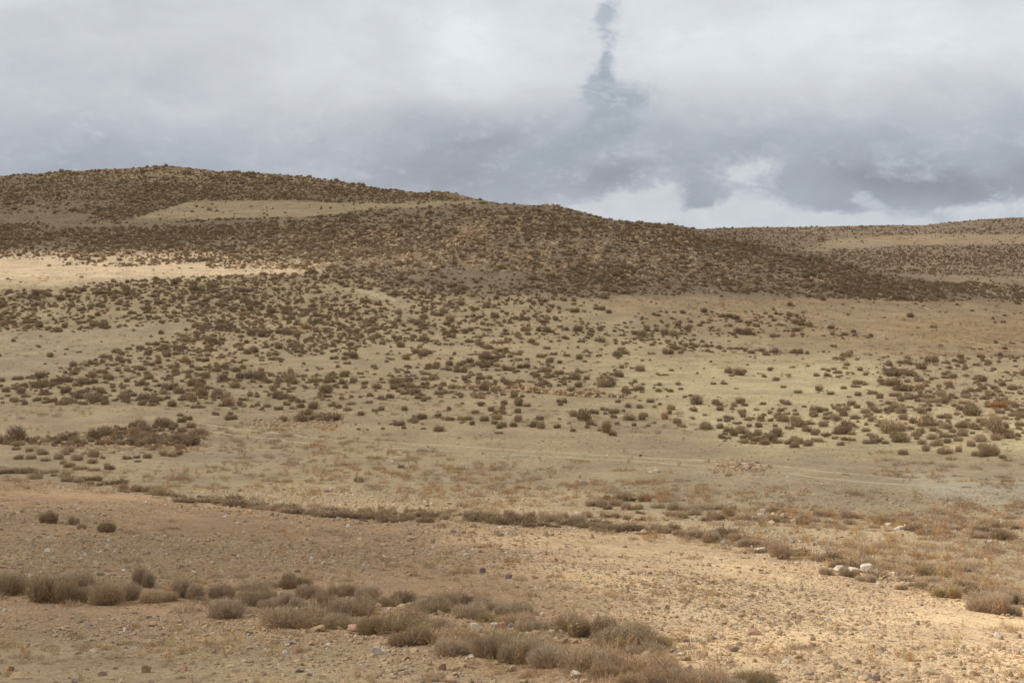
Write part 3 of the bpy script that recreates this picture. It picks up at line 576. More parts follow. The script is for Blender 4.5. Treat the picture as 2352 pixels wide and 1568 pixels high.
for gi, lst in byz.items():
    grp, where, _ = ZONES[gi]; lst.sort()
    med = sorted(r[2][3] for r in lst)[len(lst)//2]
    for k, (sx_, i, (x, y, z, w, dep, h), kd) in enumerate(lst):
        wide = 'broad' if w/h > 3 else ('tall' if w/h < 1.5 else ('large' if w > med*1.25 else ('small' if w < med*.75 else 'rounded')))
        if len(lst) == 1: pos = ''
        else: pos = ', ' + (ORD[k]+' from left' if k < len(lst)-1 else 'rightmost')
        lab = '%s %s shrub %s%s' % (wide, WD[kd], where, pos)
        big = y < 34
        hr_scale = h/.54
        if big:
            root = bpy.data.objects.new('thorny_shrub', None); COL.objects.link(root); root.empty_display_size = .2
            root.location = (x, y, z); root.rotation_euler = (0, 0, R.uniform(-.5, .5)+(math.pi if R.random() < .5 else 0)); root.scale = (w, dep, hr_scale)
            li = R.choice([0, 1, 3, 5]) if w/h < 2.6 else R.choice([2, 4, 6, 7])
            tw = obj('twigs', variant(NEAR[li], MT[kd]), None, root); st = obj('woody_stems', variant(R.choice(STEMS), M_WOOD), None, root)
            tag(root, lab, 'shrub', grp)
        else:
            li = R.choice([0, 1, 3, 5]) if w/h < 2.6 else R.choice([2, 4])
            ob = obj('thorny_shrub', variant(MID[li], MT[kd])); ob.location = (x, y, z); ob.rotation_euler = (0, 0, R.uniform(-.5, .5)+(math.pi if R.random() < .5 else 0)); ob.scale = (w, dep, hr_scale)
            tag(ob, lab, 'shrub', grp)

# ------------------------------------------------------------------ scattering helper (only for what is beyond counting)
def scatter(name, sources, pts, rot, scl, idx, label, cat, kind='stuff'):
    """points carrying copies of given meshes, joined into one object by geometry nodes"""
    me = bpy.data.meshes.new(name); me.vertices.add(len(pts)); me.vertices.foreach_set('co', np.asarray(pts, np.float32).ravel())
    for nm, arr in (('rot', rot), ('scl', scl)):
        a = me.attributes.new(nm, 'FLOAT_VECTOR', 'POINT'); a.data.foreach_set('vector', np.asarray(arr, np.float32).ravel())
    a = me.attributes.new('pick', 'INT', 'POINT'); a.data.foreach_set('value', np.asarray(idx, np.int32))
    ob = bpy.data.objects.new(name, me); COL.objects.link(ob)
    ng = bpy.data.node_groups.new(name+'_nodes', 'GeometryNodeTree')
    ng.interface.new_socket('Geometry', in_out='INPUT', socket_type='NodeSocketGeometry'); ng.interface.new_socket('Geometry', in_out='OUTPUT', socket_type='NodeSocketGeometry')
    N = ng.nodes; gi = N.new('NodeGroupInput'); go = N.new('NodeGroupOutput'); iop = N.new('GeometryNodeInstanceOnPoints'); g2i = N.new('GeometryNodeJoinGeometry')
    for s in reversed(sources):
        oi = N.new('GeometryNodeObjectInfo'); oi.inputs['Object'].default_value = s; oi.inputs['As Instance'].default_value = True
        ng.links.new(oi.outputs['Geometry'], g2i.inputs[0])
    m2p = N.new('GeometryNodeMeshToPoints'); ng.links.new(gi.outputs[0], m2p.inputs[0])
    ng.links.new(m2p.outputs[0], iop.inputs['Points']); ng.links.new(g2i.outputs[0], iop.inputs['Instance']); iop.inputs['Pick Instance'].default_value = True
    def attr(nm, dt):
        q = N.new('GeometryNodeInputNamedAttribute'); q.data_type = dt; q.inputs['Name'].default_value = nm
        return q.outputs['Attribute'] if 'Attribute' in q.outputs else q.outputs[0]
    ng.links.new(attr('pick', 'INT'), iop.inputs['Instance Index']); ng.links.new(attr('rot', 'FLOAT_VECTOR'), iop.inputs['Rotation']); ng.links.new(attr('scl', 'FLOAT_VECTOR'), iop.inputs['Scale'])
    ng.links.new(iop.outputs[0], go.inputs[0]); md = ob.modifiers.new('scatter', 'NODES'); md.node_group = ng
    ob['kind'] = kind; ob['label'] = label; ob['category'] = cat
    return ob
# ------------------------------------------------------------------ brush on the hills and the plain
DENS = [ # polygon, share of ground covered
 ([(-999,300),(3999,300),(3999,1120),(-999,1120)], .44),
 ([(-999,350),(1100,400),(1100,460),(-999,500)], .45),
 ([(820,640),(1250,640),(1650,670),(1390,690),(1400,770),(1000,740),(850,690)], .62),
 ([(480,385),(1000,430),(1050,458),(700,462),(420,470),(330,500),(160,510),(330,430)], .80),
 ([(-999,378),(330,384),(560,392),(420,420),(-999,450)], .34),
 ([(-999,495),(200,490),(230,497),(120,512),(-999,517)], .02),
 ([(100,517),(290,513),(700,500),(860,492),(860,496),(400,518),(100,522)], .03),
 ([(260,510),(330,494),(435,461),(670,458),(790,467),(960,467),(1090,459),(1130,463),(960,475),(830,485),(700,497),(500,501),(330,512)], .015),
 ([(-999,522),(300,522),(560,535),(600,560),(480,575),(-999,592)], .62),
 ([(-999,595),(130,595),(150,607),(300,611),(470,603),(480,616),(740,619),(740,625),(480,632),(330,640),(200,650),(140,665),(-999,672)], .01),
 ([(800,490),(1300,470),(1700,560),(2200,680),(2000,700),(1500,650),(1000,620),(760,600),(560,580)], .66),
 ([(1280,470),(1500,510),(1700,560),(2050,640),(1900,650),(1500,560),(1300,500)], .92),
 ([(-999,680),(460,660),(460,735),(330,745),(180,758),(-999,750)], .50),
 ([(-999,752),(180,762),(330,748),(450,738),(440,755),(330,790),(230,820),(60,870),(-999,890)], .012),
 ([(780,657),(880,672),(960,705),(900,700),(800,668)], .03),
 ([(760,690),(1100,720),(1130,750),(900,742),(740,720)], .45),
 ([(560,850),(640,830),(900,788),(1110,800),(1100,830),(820,850),(700,862)], .10),
 ([(1100,790),(1500,790),(1900,850),(2050,880),(2050,935),(1700,945),(1560,985),(1300,860)], .16),
 ([(1450,860),(1900,870),(2020,890),(2030,930),(1700,930),(1480,900)], .035),
 ([(1390,680),(1650,675),(2000,690),(3999,708),(3999,790),(2100,785),(1850,745),(1500,712),(1390,712)], .03),
 ([(1480,712),(1850,715),(1850,745),(1500,745)], .38),
 ([(1400,740),(1700,748),(1950,768),(1700,772),(1400,770)], .50),
 ([(1560,772),(1950,775),(2352,790),(3999,800),(3999,830),(2100,816),(1700,800)], .02),
 ([(2040,815),(3999,825),(3999,930),(2060,915),(2000,860)], .55),
 ([(1620,480),(3999,480),(3999,640),(2080,640)], .38),
 ([(1830,578),(1900,552),(2100,537),(3999,533),(3999,556),(2100,562)], .05),
 ([(1900,575),(3999,570),(3999,625),(2080,625)], .70),
 ([(2060,630),(2352,640),(3999,642),(3999,655),(2150,648)], .02),
 ([(2100,648),(3999,655),(3999,705),(2352,703)], .58),
 ([(-999,925),(250,928),(700,948),(690,968),(900,985),(1400,997),(1560,990),(1660,960),(1640,1010),(1900,1048),(3999,1062),(3999,2000),(-999,2000)], 0.),
 ([(700,920),(1600,905),(1665,950),(1640,1000),(1400,1000),(800,988)], .05),
 ([(1660,955),(1960,925),(2352,940),(2420,1045),(1900,1040),(1680,1000)], .26),
 ([(2040,845),(2420,850),(2420,925),(2180,905),(2050,895)], .45),
 ([(-200,1005),(220,1000),(300,970),(470,985),(440,1050),(230,1075),(-200,1090)], .50),
]
def dens(X, Y, x, y):
    wx = 9*fbm(x, y, 8, 3, 21); wy = 3.5*fbm(x, y, 6, 3, 25); d = np.zeros(len(X))
    for P_, a in DENS: m_ = inpoly(X+wx, Y+wy, P_); d[m_] = a
    return d
RS = np.random.RandomState(5)
N0 = 420000
CX = RS.uniform(-700, 3050, N0); CY = RS.uniform(366, 1062, N0)
x, y, z, ok = scr(CX, CY); base = dens(CX, CY, x, y)
nz_ = fbm(x, y*1.0, 11, 3, 60); nz2 = fbm(x, y, 34, 2, 61); base = base*np.clip(1+1.5*nz_+.9*nz2, .15, 2.0)
sz = np.exp(RS.normal(0, .46, N0))*np.interp(y, [80, 120, 160, 230, 450], [.48, .42, .37, .34, .36]); sz = np.clip(sz, .15, .95)
wpx = sz*F/y/K                                # width in survey px
p = (2.0+.9*np.clip((y-140)/60, 0, 1))*base/(wpx*wpx*.36+4)*(3750*696/N0)
sel = ok & (RS.rand(N0) < p) & (y > 64)
x, y, z, sz, CXs, CYs = x[sel], y[sel], z[sel], sz[sel], CX[sel], CY[sel]
# keep plants from growing through one another
order = np.argsort(-sz); cell = {}; keepi = []
for i in order:
    cx_, cy_ = int(x[i]/1.5), int(y[i]/1.5); bad = False
    for a in (-1, 0, 1):
        for b_ in (-1, 0, 1):
            for j in cell.get((cx_+a, cy_+b_), ()):
                if (x[i]-x[j])**2+(y[i]-y[j])**2 < (.27*(sz[i]+sz[j]))**2: bad = True; break
    if not bad: cell.setdefault((cx_, cy_), []).append(i); keepi.append(i)
keepi = np.array(keepi); x, y, z, sz = x[keepi], y[keepi], z[keepi], sz[keepi]
print('brush', len(x), 'traced', len(ALL), 'extra', len(extra))
ex = np.array(extra).reshape(-1, 6)
bx_ = np.concatenate([x, ex[:, 0]]); by_ = np.concatenate([y, ex[:, 1]]); bz_ = np.concatenate([z-.03, ex[:, 2]])
h_ = sz*RS.uniform(.7, 1.25, len(sz))
scl = np.concatenate([np.stack([sz*RS.uniform(.95, 1.3, len(sz)), sz, h_], 1), np.stack([ex[:, 3], ex[:, 4], ex[:, 5]/.54], 1)])
rot = np.zeros((len(bx_), 3)); rot[:, 2] = np.concatenate([RS.uniform(0, 6.28, len(sz)), RS.uniform(-.4, .4, len(ex))])
# a few real shrubs of the mid distance lend their shape to the brush
lowsrc = []
spots = [(905,893),(1262,832),(640,960-20),(1700,925),(2005,905),(345,925),(690,940)]
for k in range(5):
    X, Y = spots[k]; px, py, pz, _ = scr([X], [Y]); o = obj('thorny_shrub', variant(LOW[k], M_FAR)); o.location = (px[0], py[0], pz[0]-.02); s_ = (.62, .7, .55, .66, .6)[k]; o.scale = (s_, s_, s_*.95)
    tag(o, ['dark brown shrub on the pale ground a little left of centre', 'dark brown shrub at the middle of the flat, above the stone wall', 'dark brown shrub on the near margin of the left-hand brush', 'dark brown shrub on the bare pale flat right of centre', 'dark brown shrub just left of the dense brush at right'][k], 'shrub'); lowsrc.append(o)
far_idx = np.array([R.randrange(5) for _ in bx_])
scatter('brush', lowsrc, np.stack([bx_, by_, bz_], 1), rot, scl, far_idx, 'thousands of small brown cushion shrubs covering the hills and the plain', 'brush')

# ------------------------------------------------------------------ traced stones
STN = []
def stones(where, z, items, kind='t'): STN.append((where, [sv(z, *it[:4])+((it[4] if len(it) > 4 else kind), (it[5] if len(it) > 5 else None)) for it in items]))
stones('', 'a', [(1755,628,150,75,'p','salmon pink boulder lying in the front shrub band')])
stones('at the left end of the front shrub band', 'a', [(250,540,70,45),(850,425,75,38,'g')])
stones('on the gravelly ground at the bottom left', 'a', [(150,888,60,40),(760,862,85,42,'g'),(1310,862,95,55),(1090,892,85,32,'g'),(2115,937,65,55,'g'),(1860,842,55,40),(1240,1258,90,85,'t','square-cut tan stone block near the bottom left edge'),(1555,1245,90,62,'p'),(170,1312,225,65),(90,1240,55,50,'g'),(1530,1310,115,52),(960,1005,50,28,'g'),(230,835,40,22,'w')])
stones('on the brown slope above the front band', 'a', [(1415,112,42,30),(1085,65,42,38),(1630,320,35,25,'w')])
stones('among the upper shrubs of the front band', 'b', [(1105,692,92,52,'w'),(1390,722,150,78,'t','long tan slab leaning among the front shrubs'),(1195,720,52,32,'w'),(1310,700,110,32),(30,672,52,50,'t'),(210,520,45,30,'g'),(410,400,50,35,'g')])
stones('in the heap amid the front band', 'b', [(1945,912,130,105,'w','pale split boulder in the heap amid the front band'),(2145,905,115,112,'p','orange-pink upright boulder in the heap amid the front band'),(2190,935,150,55,'p'),(2070,945,80,52),(2230,870,60,42,'g'),(2085,870,70,50,'w'),(1830,880,60,40,'g')])
stones('below the front band left of centre', 'b', [(580,908,125,70),(515,1022,82,50,'p'),(1080,1105,92,98,'w','tall pale upright stone in front of the shrub band'),(1135,1050,60,38,'p'),(1090,1032,75,50),(890,905,140,62,'p'),(400,988,52,38),(345,1015,100,45,'g'),(840,950,90,30,'p'),(900,955,50,30,'w'),(1060,1120,70,45)])
stones('on the bottom edge at centre', 'b', [(1640,1235,105,72),(1720,1338,115,62,'p'),(2255,1245,72,72),(1320,1275,110,40),(1580,1330,70,35,'g'),(1290,1240,60,30),(2100,1190,80,45),(1750,1280,90,40)])
stones('on the gravel slope right of the heap', 'b', [(1990,405,62,52,'g'),(2210,455,62,52,'g'),(1390,122,62,28),(1640,355,40,22,'w')])
stones('near the terrace lip at centre', 'b', [(1800,68,95,32,'p'),(1740,62,55,30,'g'),(1885,66,75,26),(1650,18,65,46,'t','square tan block near the terrace lip at centre'),(1920,14,60,46),(1885,14,50,30,'p'),(2140,92,65,36,'g')])
stones('at the foot of the front band at right', 'c', [(645,1290,135,60,'w','flat pale grey slab at the foot of the front band'),(450,920,75,48,'w'),(555,1010,90,62),(630,1005,95,60,'p'),(500,1010,72,42,'p'),(240,950,80,50),(90,1245,70,45),(200,1345,90,40)])
stones('on the sunlit gravel field', 'c', [(75,455,52,42,'g'),(1435,715,52,55,'p'),(1355,715,50,30),(1745,1070,0.1,0.1) if False else (1830,972,55,32,'g'),(1600,992,62,40,'g'),(2190,935,150,62,'p'),(2010,1078,100,52,'g'),(1140,640,30,20,'g'),(1880,555,30,22,'g')])
stones('beside the lower right end of the front band', 'c', [(1550,1115,92,42,'w'),(1590,1155,105,60,'t'),(1620,1225,62,45,'g'),(1480,1090,100,40,'g')])
stones('in the boulder group on the right lip', 'd', [(1010,632,135,100,'w','largest white boulder on the right part of the terrace lip'),(770,622,112,78,'w'),(905,625,120,62,'w'),(90,445,105,58,'w','pale rugged boulder where the lip turns sunlit'),(1400,672,52,42,'w'),(1215,645,120,45,'w'),(1150,670,80,30,'w'),(1180,700,60,25,'g'),(290,470,0.1,0.1) if False else (1280,730,80,25)])
stones('at the lower right corner', 'd', [(1560,1495,180,68,'t'),(1700,1560,130,52,'p'),(1925,1495,105,55,'w'),(1085,1545,85,62,'g'),(540,1255,62,42,'g'),(930,1398,52,36,'g'),(540,1200,60,40,'t'),(1840,1450,50,30,'g')])
stones('in the right-hand shrub line', 'd', [(1190,218,72,42,'w'),(1290,250,105,32,'w'),(110,105,60,40,'w'),(100,135,80,30,'w'),(1315,308,38,40,'p'),(2300,352,52,22,'w'),(1870,612,62,32,'g'),(1950,615,50,22,'g')])
stones('on the terrace lip right of centre', 'g', [(660,980,55,36,'w','round white stone perched on the terrace lip'),(2010,1130,55,66,'w','pale upright stone on the terrace lip right of centre'),(2070,1175,55,42,'w'),(1930,1220,95,35,'w'),(285,1080,80,46,'p'),(345,1070,35,36,'p'),(865,845,25,20,'w'),(1175,865,35,22,'w')])
stones('on the pale weedy field', 'g', [(1315,618,100,30,'w'),(1200,482,35,30,'g'),(1990,580,50,50,'g','dark grey stone topping the rubble mound on the pale field'),(1965,890,40,28,'w'),(2170,590,50,35,'w'),(680,662,32,28,'p'),(1350,285,45,25,'g'),(35,490,35,14,'w')])
stones('on the pale weedy field left of centre', 'f', [(1375,575,40,24,'t'),(325,305,40,18,'g'),(320,515,40,18),(660,785,35,34,'p'),(2175,490,40,20,'w'),(1105,205,25,32,'t'),(170,720,35,18)])
SM = {'t': M_TAN, 'p': M_PINK, 'w': M_PALE, 'g': M_DGREY}; SN = {'t': 'tan', 'p': 'pinkish', 'w': 'pale', 'g': 'purplish grey'}
rock_src = []
for where, its in STN:
    its = sorted(its); px, py, pz, _ = scr([q[0] for q in its], [q[1] for q in its]); k2 = 0
    plain = [q for q in its if not q[5]]
    for k, q in enumerate(its):
        d = py[k]; w = q[2]*K*d/F; h = q[3]*K*d/F*.95
        mi = (3 if w/h > 2.4 else R.choice([1, 4, 6]) if w/h > 1.6 else R.choice([0, 5, 2]) if w/h > 1.1 else 7); prop = (.7, .5, .85, .35, .6, .75, .45, .95)[mi]
        o = obj('boulder' if w > .38 else 'rock', variant(ROCKS[mi], SM[q[4]])); o.location = (px[k], d+w*.3, float(H(px[k], d+w*.3))-.03*h); o.rotation_euler = (R.uniform(-.12, .12), R.uniform(-.15, .15), R.uniform(-.6, .6)+(3.14 if R.random() < .5 else 0))
        o.scale = (w*1.05, w*R.uniform(.8, 1.1), h/prop*1.15)
        if q[5]: lab = q[5]
        else:
            k2 += 1; pos = '' if len(plain) == 1 else ', '+(ORD[k2-1]+' from left' if k2 < len(plain) else 'rightmost')
            lab = '%s %s %s%s' % (SN[q[4]], 'flat stone' if w/h > 2 else 'angular stone', where, pos)
        tag(o, lab, 'rock', 'larger stones lying about')
        if q[4] == 't' and len(rock_src) < 6 and w < .5: rock_src.append(o)

# ------------------------------------------------------------------ gravel, rubble
def world_pts(n_, y0, y1, spread=.46, RS=RS):
    yy = np.sqrt(RS.uniform(y0*y0, y1*y1, n_)); xx = RS.uniform(-1, 1, n_)*(spread*yy+2); return xx, yy
white_src = []
for lab, X, Y in (('small white stone on the brown slope left of the front shrubs', 110, 1265), ('small white stone on the pale field at right, left of the rubble', 1810, 1095)):
    px, py, pz, _ = scr([X], [Y]); o = obj('rock', variant(ROCKS[5], M_WHITE)); o.location = (px[0], py[0], pz[0]); o.scale = (.14, .12, .12); tag(o, lab, 'rock'); white_src.append(o)
xs, ys, ss = [], [], []
for n_, y0, y1, lo, al, mx in ((210000, 13, 30, .018, 2.2, .11), (130000, 30, 50, .026, 2.4, .16), (60000, 48, 88, .032, 2.7, .16), (40000, 88, 135, .045, 2.8, .22)):
    a_, b2 = world_pts(n_, y0, y1); s_ = np.minimum(lo*(1-RS.rand(n_))**(-1/al), mx)
    k_ = fbm(a_, b2, 5, 3, 90)+.35 > RS.rand(n_)*.7; xs.append(a_[k_]); ys.append(b2[k_]); ss.append(s_[k_])
# rubble of the rocky knoll, found where the photograph shows it
def region_pts(n_, poly, lo, hi, al=1.8):
    X = RS.uniform(min(p[0] for p in poly), max(p[0] for p in poly), n_*2); Y = RS.uniform(min(p[1] for p in poly), max(p[1] for p in poly), n_*2)
    m_ = inpoly(X, Y, poly); X, Y = X[m_][:n_], Y[m_][:n_]; a, b2, c, ok = scr(X, Y); a, b2 = a[ok], b2[ok]; a = a+RS.uniform(-.5, .5, len(a)); b2 = b2+RS.uniform(-1, 1, len(a))
    s_ = np.minimum(lo*(1-RS.rand(len(a)))**(-1/al), hi); xs.append(a); ys.append(b2); ss.append(s_)
region_pts(6500, [(560,560),(900,515),(1250,490),(1500,530),(1750,600),(1900,650),(1500,645),(1200,625),(900,622),(520,620)], .15, .75)
region_pts(1800, [(700,500),(1300,470),(1600,540),(2000,660),(2300,700),(1500,660)], .13, .55)
region_pts(1200, [(-300,380),(400,374),(1000,450),(700,460),(-300,500)], .14, .6)
region_pts(500, [(1050,520),(1110,518),(1120,545),(1050,548)], .2, .7); region_pts(250, [(1255,464),(1290,465),(1310,474),(1250,472)], .2, .6); region_pts(500, [(330,376),(400,374),(435,380),(430,388),(330,385)], .15, .55); region_pts(200, [(80,386),(150,383),(150,392),(80,395)], .15, .5)
region_pts(900, [(1000,440),(1060,444),(1080,456),(980,446)], .12, .4)
region_pts(1500, [(1600,680),(2352,690),(2600,760),(2000,790),(1500,720)], .10, .35)
region_pts(900, [(550,970),(700,955),(800,965),(760,985),(560,985)], .06, .30); region_pts(500, [(140,1000),(420,985),(440,1040),(220,1045)], .08, .4)
region_pts(260, [(1640,1060),(1730,1055),(1760,1085),(1650,1090)], .08, .35); region_pts(260, [(1760,1160),(1850,1170),(1840,1200),(1750,1190)], .06, .30)
region_pts(500, [(2020,870),(2352,860),(2352,960),(2040,990),(1750,1010)], .06, .25); region_pts(500, [(880,1160),(1500,1195),(1700,1235),(1500,1225),(900,1185)], .04, .2)
region_pts(700, [(900,1440),(1480,1480),(1560,1560),(1100,1460)], .03, .16)
xs = np.concatenate(xs); ys = np.concatenate(ys); ss = np.concatenate(ss); zz = H(xs, ys)-.1*ss
rot = np.stack([RS.uniform(-.4, .4, len(xs)), RS.uniform(-.4, .4, len(xs)), RS.uniform(0, 6.28, len(xs))], 1)
sc3 = np.stack([ss*RS.uniform(.8, 1.2, len(xs)), ss*RS.uniform(.8, 1.1, len(xs)), ss*RS.uniform(.7, 1.15, len(xs))], 1)
pick = RS.randint(0, len(rock_src), len(xs)); wm = (RS.rand(len(xs)) < .03) & (ss < .13+.0009*ys); pick[wm] = len(rock_src)+RS.randint(0, 2, wm.sum())
print('stones', len(xs), 'src', len(rock_src))
scatter('gravel', rock_src+white_src, np.stack([xs, ys, zz], 1), rot, sc3, pick, 'loose gravel and rubble strewn over the slopes and the rocky knoll', 'gravel')

# ------------------------------------------------------------------ dry weeds
WT = []
def weeds(where, z, items, kind='r'): WT.append((where, [sv(z, *it[:4])+((it[4] if len(it) > 4 else kind),) for it in items]))
weeds('on the gravel at the bottom left', 'a', [(110,1010,90,130,'s'),(680,1330,170,130),(1500,900,60,120,'s'),(760,670,60,190,'s'),(600,930,90,50),(430,660,110,60,'s')])
weeds('before the front shrubs left of centre', 'b', [(680,1000,110,120),(920,1300,130,170),(1270,1190,110,110),(1000,940,100,110),(1650,1100,180,70),(1110,950,120,90)])
weeds('in the golden tangle amid the front band', 'b', [(1250,770,150,70,'y'),(1480,780,170,90,'y'),(1370,760,120,60,'y'),(1860,830,160,80,'y'),(2060,830,120,60,'y'),(2290,960,160,110,'y'),(1960,840,90,70,'y')])
weeds('on the slope above the front band', 'b', [(1480,175,110,100),(1170,330,110,80),(1670,250,130,60),(2200,310,80,60),(1960,190,150,50)])
weeds('on the sunlit gravel field', 'c', [(1760,635,150,90),(1640,635,110,40),(1170,860,130,130,'s'),(1850,700,90,60,'y'),(590,755,70,40,'y'),(640,700,100,50,'s'),(950,450,80,40,'s')])
weeds('on the tan slope below the lip', 'c', [(190,185,100,100),(750,215,120,70),(1320,130,100,70),(1650,290,150,50),(100,320,150,60),(1050,260,80,40)])
weeds('on the near pale field left of centre', 'f', [(650,255,130,45),(790,400,80,60),(1200,410,70,45),(560,400,120,50),(480,395,70,45),(920,340,60,35),(1100,400,60,50),(1320,300,60,50)])
weeds('in the middle of the near pale field', 'f', [(1410,530,120,75,'s'),(1560,440,90,50),(1620,480,110,45),(1300,660,170,55),(1550,625,80,50),(1690,615,110,70),(1930,590,100,75),(1990,460,70,40)])
weeds('at the left of the near pale field', 'f', [(250,260,120,40),(560,580,70,55),(460,565,80,40),(300,480,70,35),(870,560,130,45),(1110,600,110,45),(780,660,130,45),(2130,385,90,50)])
weeds('on the pale field right of centre', 'g', [(430,660,110,70),(1065,440,70,65),(1530,560,90,70),(1100,535,90,50),(690,535,150,45),(1050,605,160,45),(340,500,90,45),(560,720,90,50),(1150,720,150,45),(430,830,70,50)])
weeds('on the pale field at the right', 'h', [(1160,670,130,40,'r'),(1285,755,90,50,'r'),(890,690,70,35),(820,855,60,28,'r'),(1270,1075,75,40,'r'),(730,1005,60,30),(1700,1070,80,45),(1860,965,90,35),(1840,915,110,35,'r'),(1400,1195,60,28,'r'),(1510,760,90,30)])
WMm = {'r': M_WEED, 's': M_STRAW, 'y': M_STRAW}; WN = {'r': 'rust-brown dry weed', 's': 'straw-coloured dry weed', 'y': 'golden dry weed'}
weed_src = []; straw_src = []
for where, its in WT:
    its = sorted(its); px, py, pz, _ = scr([q[0] for q in its], [q[1] for q in its])
    for k, q in enumerate(its):
        d = py[k]; w = q[2]*K*d/F; h = max(q[3]*K*d/F, .12); low = w/h > 2.0
        o = obj('dry_weed', variant(R.choice(TUFTS) if low else R.choice(WEEDS), WMm[q[4]]))
        o.location = (px[k], d+w*.2, float(H(px[k], d+w*.2))-.01); o.rotation_euler = (0, 0, R.uniform(-.4, .4))
        o.scale = (w*1.1, w*.8, h*2.4) if low else (w*1.1, w*1.0, h*1.05)
        pos = ', '+(ORD[k]+' from left' if k < len(its)-1 else 'rightmost')
        tag(o, '%s %s %s%s' % ('low spreading' if low else 'upright', WN[q[4]], where, pos), 'weed', 'dry weeds standing on the open ground')
        if q[4] == 'r' and not low and len(weed_src) < 4: weed_src.append(o)
        if q[4] == 's' and not low and len(straw_src) < 3: straw_src.append(o)
tuft_src = []
for k, (X, Y, lab) in enumerate([(300,1290,'low grey-tan dead tuft on the slope above the pink boulder'), (1130,1255,'low grey-tan dead tuft on the slope above the pale cobbles'), (1950,1170,'low grey-tan dead tuft on the right part of the pale field'), (420,1095,'low grey-tan dead tuft right of the stony shrub patch')]):
    px, py, pz, _ = scr([X], [Y]); o = obj('dead_tuft', variant(TUFTS[k], M_TUFT)); o.location = (px[0], py[0], pz[0]); o.scale = (.4, .35, .35); tag(o, lab, 'dead plant'); tuft_src.append(o)
FIELD = [(-500,925),(250,930),(700,950),(900,990),(1400,1000),(1640,1005),(1900,1050),(2850,1062),(2850,1420),(2352,1390),(1800,1280),(1500,1220),(1200,1190),(400,1140),(0,1085),(-500,1060)]
xs, ys, ss, pk = [], [], [], []
def tufts(n_, poly, smin, smax, probs, noise_s=7, thr=.0):
    X = RS.uniform(-500, 2850, n_); Y = RS.uniform(min(p[1] for p in poly), max(p[1] for p in poly), n_); m_ = inpoly(X, Y, poly)
    a, b2, c, ok = scr(X, Y); k_ = m_ & ok & (fbm(a, b2, noise_s, 3, 120) > thr+.25*(RS.rand(n_)-.5)); a, b2 = a[k_], b2[k_]
    s_ = RS.uniform(smin, smax, len(a)); q = RS.choice(3, len(a), p=probs); xs.append(a); ys.append(b2); ss.append(s_); pk.append(q)
tufts(9000, FIELD, .16, .48, [.30, .08, .62], 6, -.03)
tufts(7000, [(-500,600),(2850,690),(2850,1062),(1640,1005),(700,950),(-500,925)], .15, .42, [.16, .03, .81], 9, .0)
tufts(4500, [(-500,1085),(400,1140),(1200,1190),(1800,1280),(2352,1390),(2850,1420),(2850,1568),(-500,1568)], .07, .24, [.30, .30, .40], 3, .12)
tufts(7000, [(-500,440),(1200,440),(1200,690),(-500,690)], .14, .34, [.15, .1, .75], 14, -.12)
tufts(2500, [(1620,500),(2850,480),(2850,700),(2100,640)], .2, .4, [.15, .0, .85], 14, -.1)
tufts(5000, [(1350,675),(2850,700),(2850,830),(2100,820),(1600,800)], .18, .45, [.3, .0, .7], 12, -.1)
tufts(1500, [(900,1430),(1480,1480),(1560,1560),(1000,1450)], .1, .3, [.1, .8, .1], 3, -.3)
tufts(500, [(-300,1330),(600,1335),(1000,1370),(1300,1400),(1530,1470),(1750,1568),(1350,1568),(900,1460),(480,1410),(-300,1385)], .18, .42, [.05, .15, .8], 3, -.2)
tufts(2200, [(-100,1080),(400,1130),(850,1165),(1300,1185),(1500,1195),(1850,1270),(2352,1360),(2352,1400),(1750,1285),(1300,1215),(850,1200),(400,1150),(-100,1105)], .2, .5, [.1, .1, .8], 3, -.3)
tufts(1400, [(1350,1140),(1800,1160),(2352,1190),(2352,1240),(1900,1215),(1400,1195)], .2, .5, [.1, .1, .8], 3, -.2)
xs = np.concatenate(xs); ys = np.concatenate(ys); ss = np.concatenate(ss); pk = np.concatenate(pk)
srcs = weed_src+straw_src+tuft_src; nw, ns, nt = len(weed_src), len(straw_src), len(tuft_src)
pick = np.where(pk == 0, RS.randint(0, nw, len(pk)), np.where(pk == 1, nw+RS.randint(0, max(ns, 1), len(pk)), nw+ns+RS.randint(0, nt, len(pk))))
rot = np.zeros((len(xs), 3)); rot[:, 2] = RS.uniform(0, 6.28, len(xs))
hz_ = np.where(pk == 2, 1.1, .75); sc3 = np.stack([ss*1.2, ss*1.1, ss*hz_], 1)
scatter('dry_growth', srcs, np.stack([xs, ys, H(xs, ys)-.01], 1), rot, sc3, pick, 'sparse dead weeds and tufts scattered over the stony soil', 'dry growth')
print('growth', len(xs), nw, ns, nt)

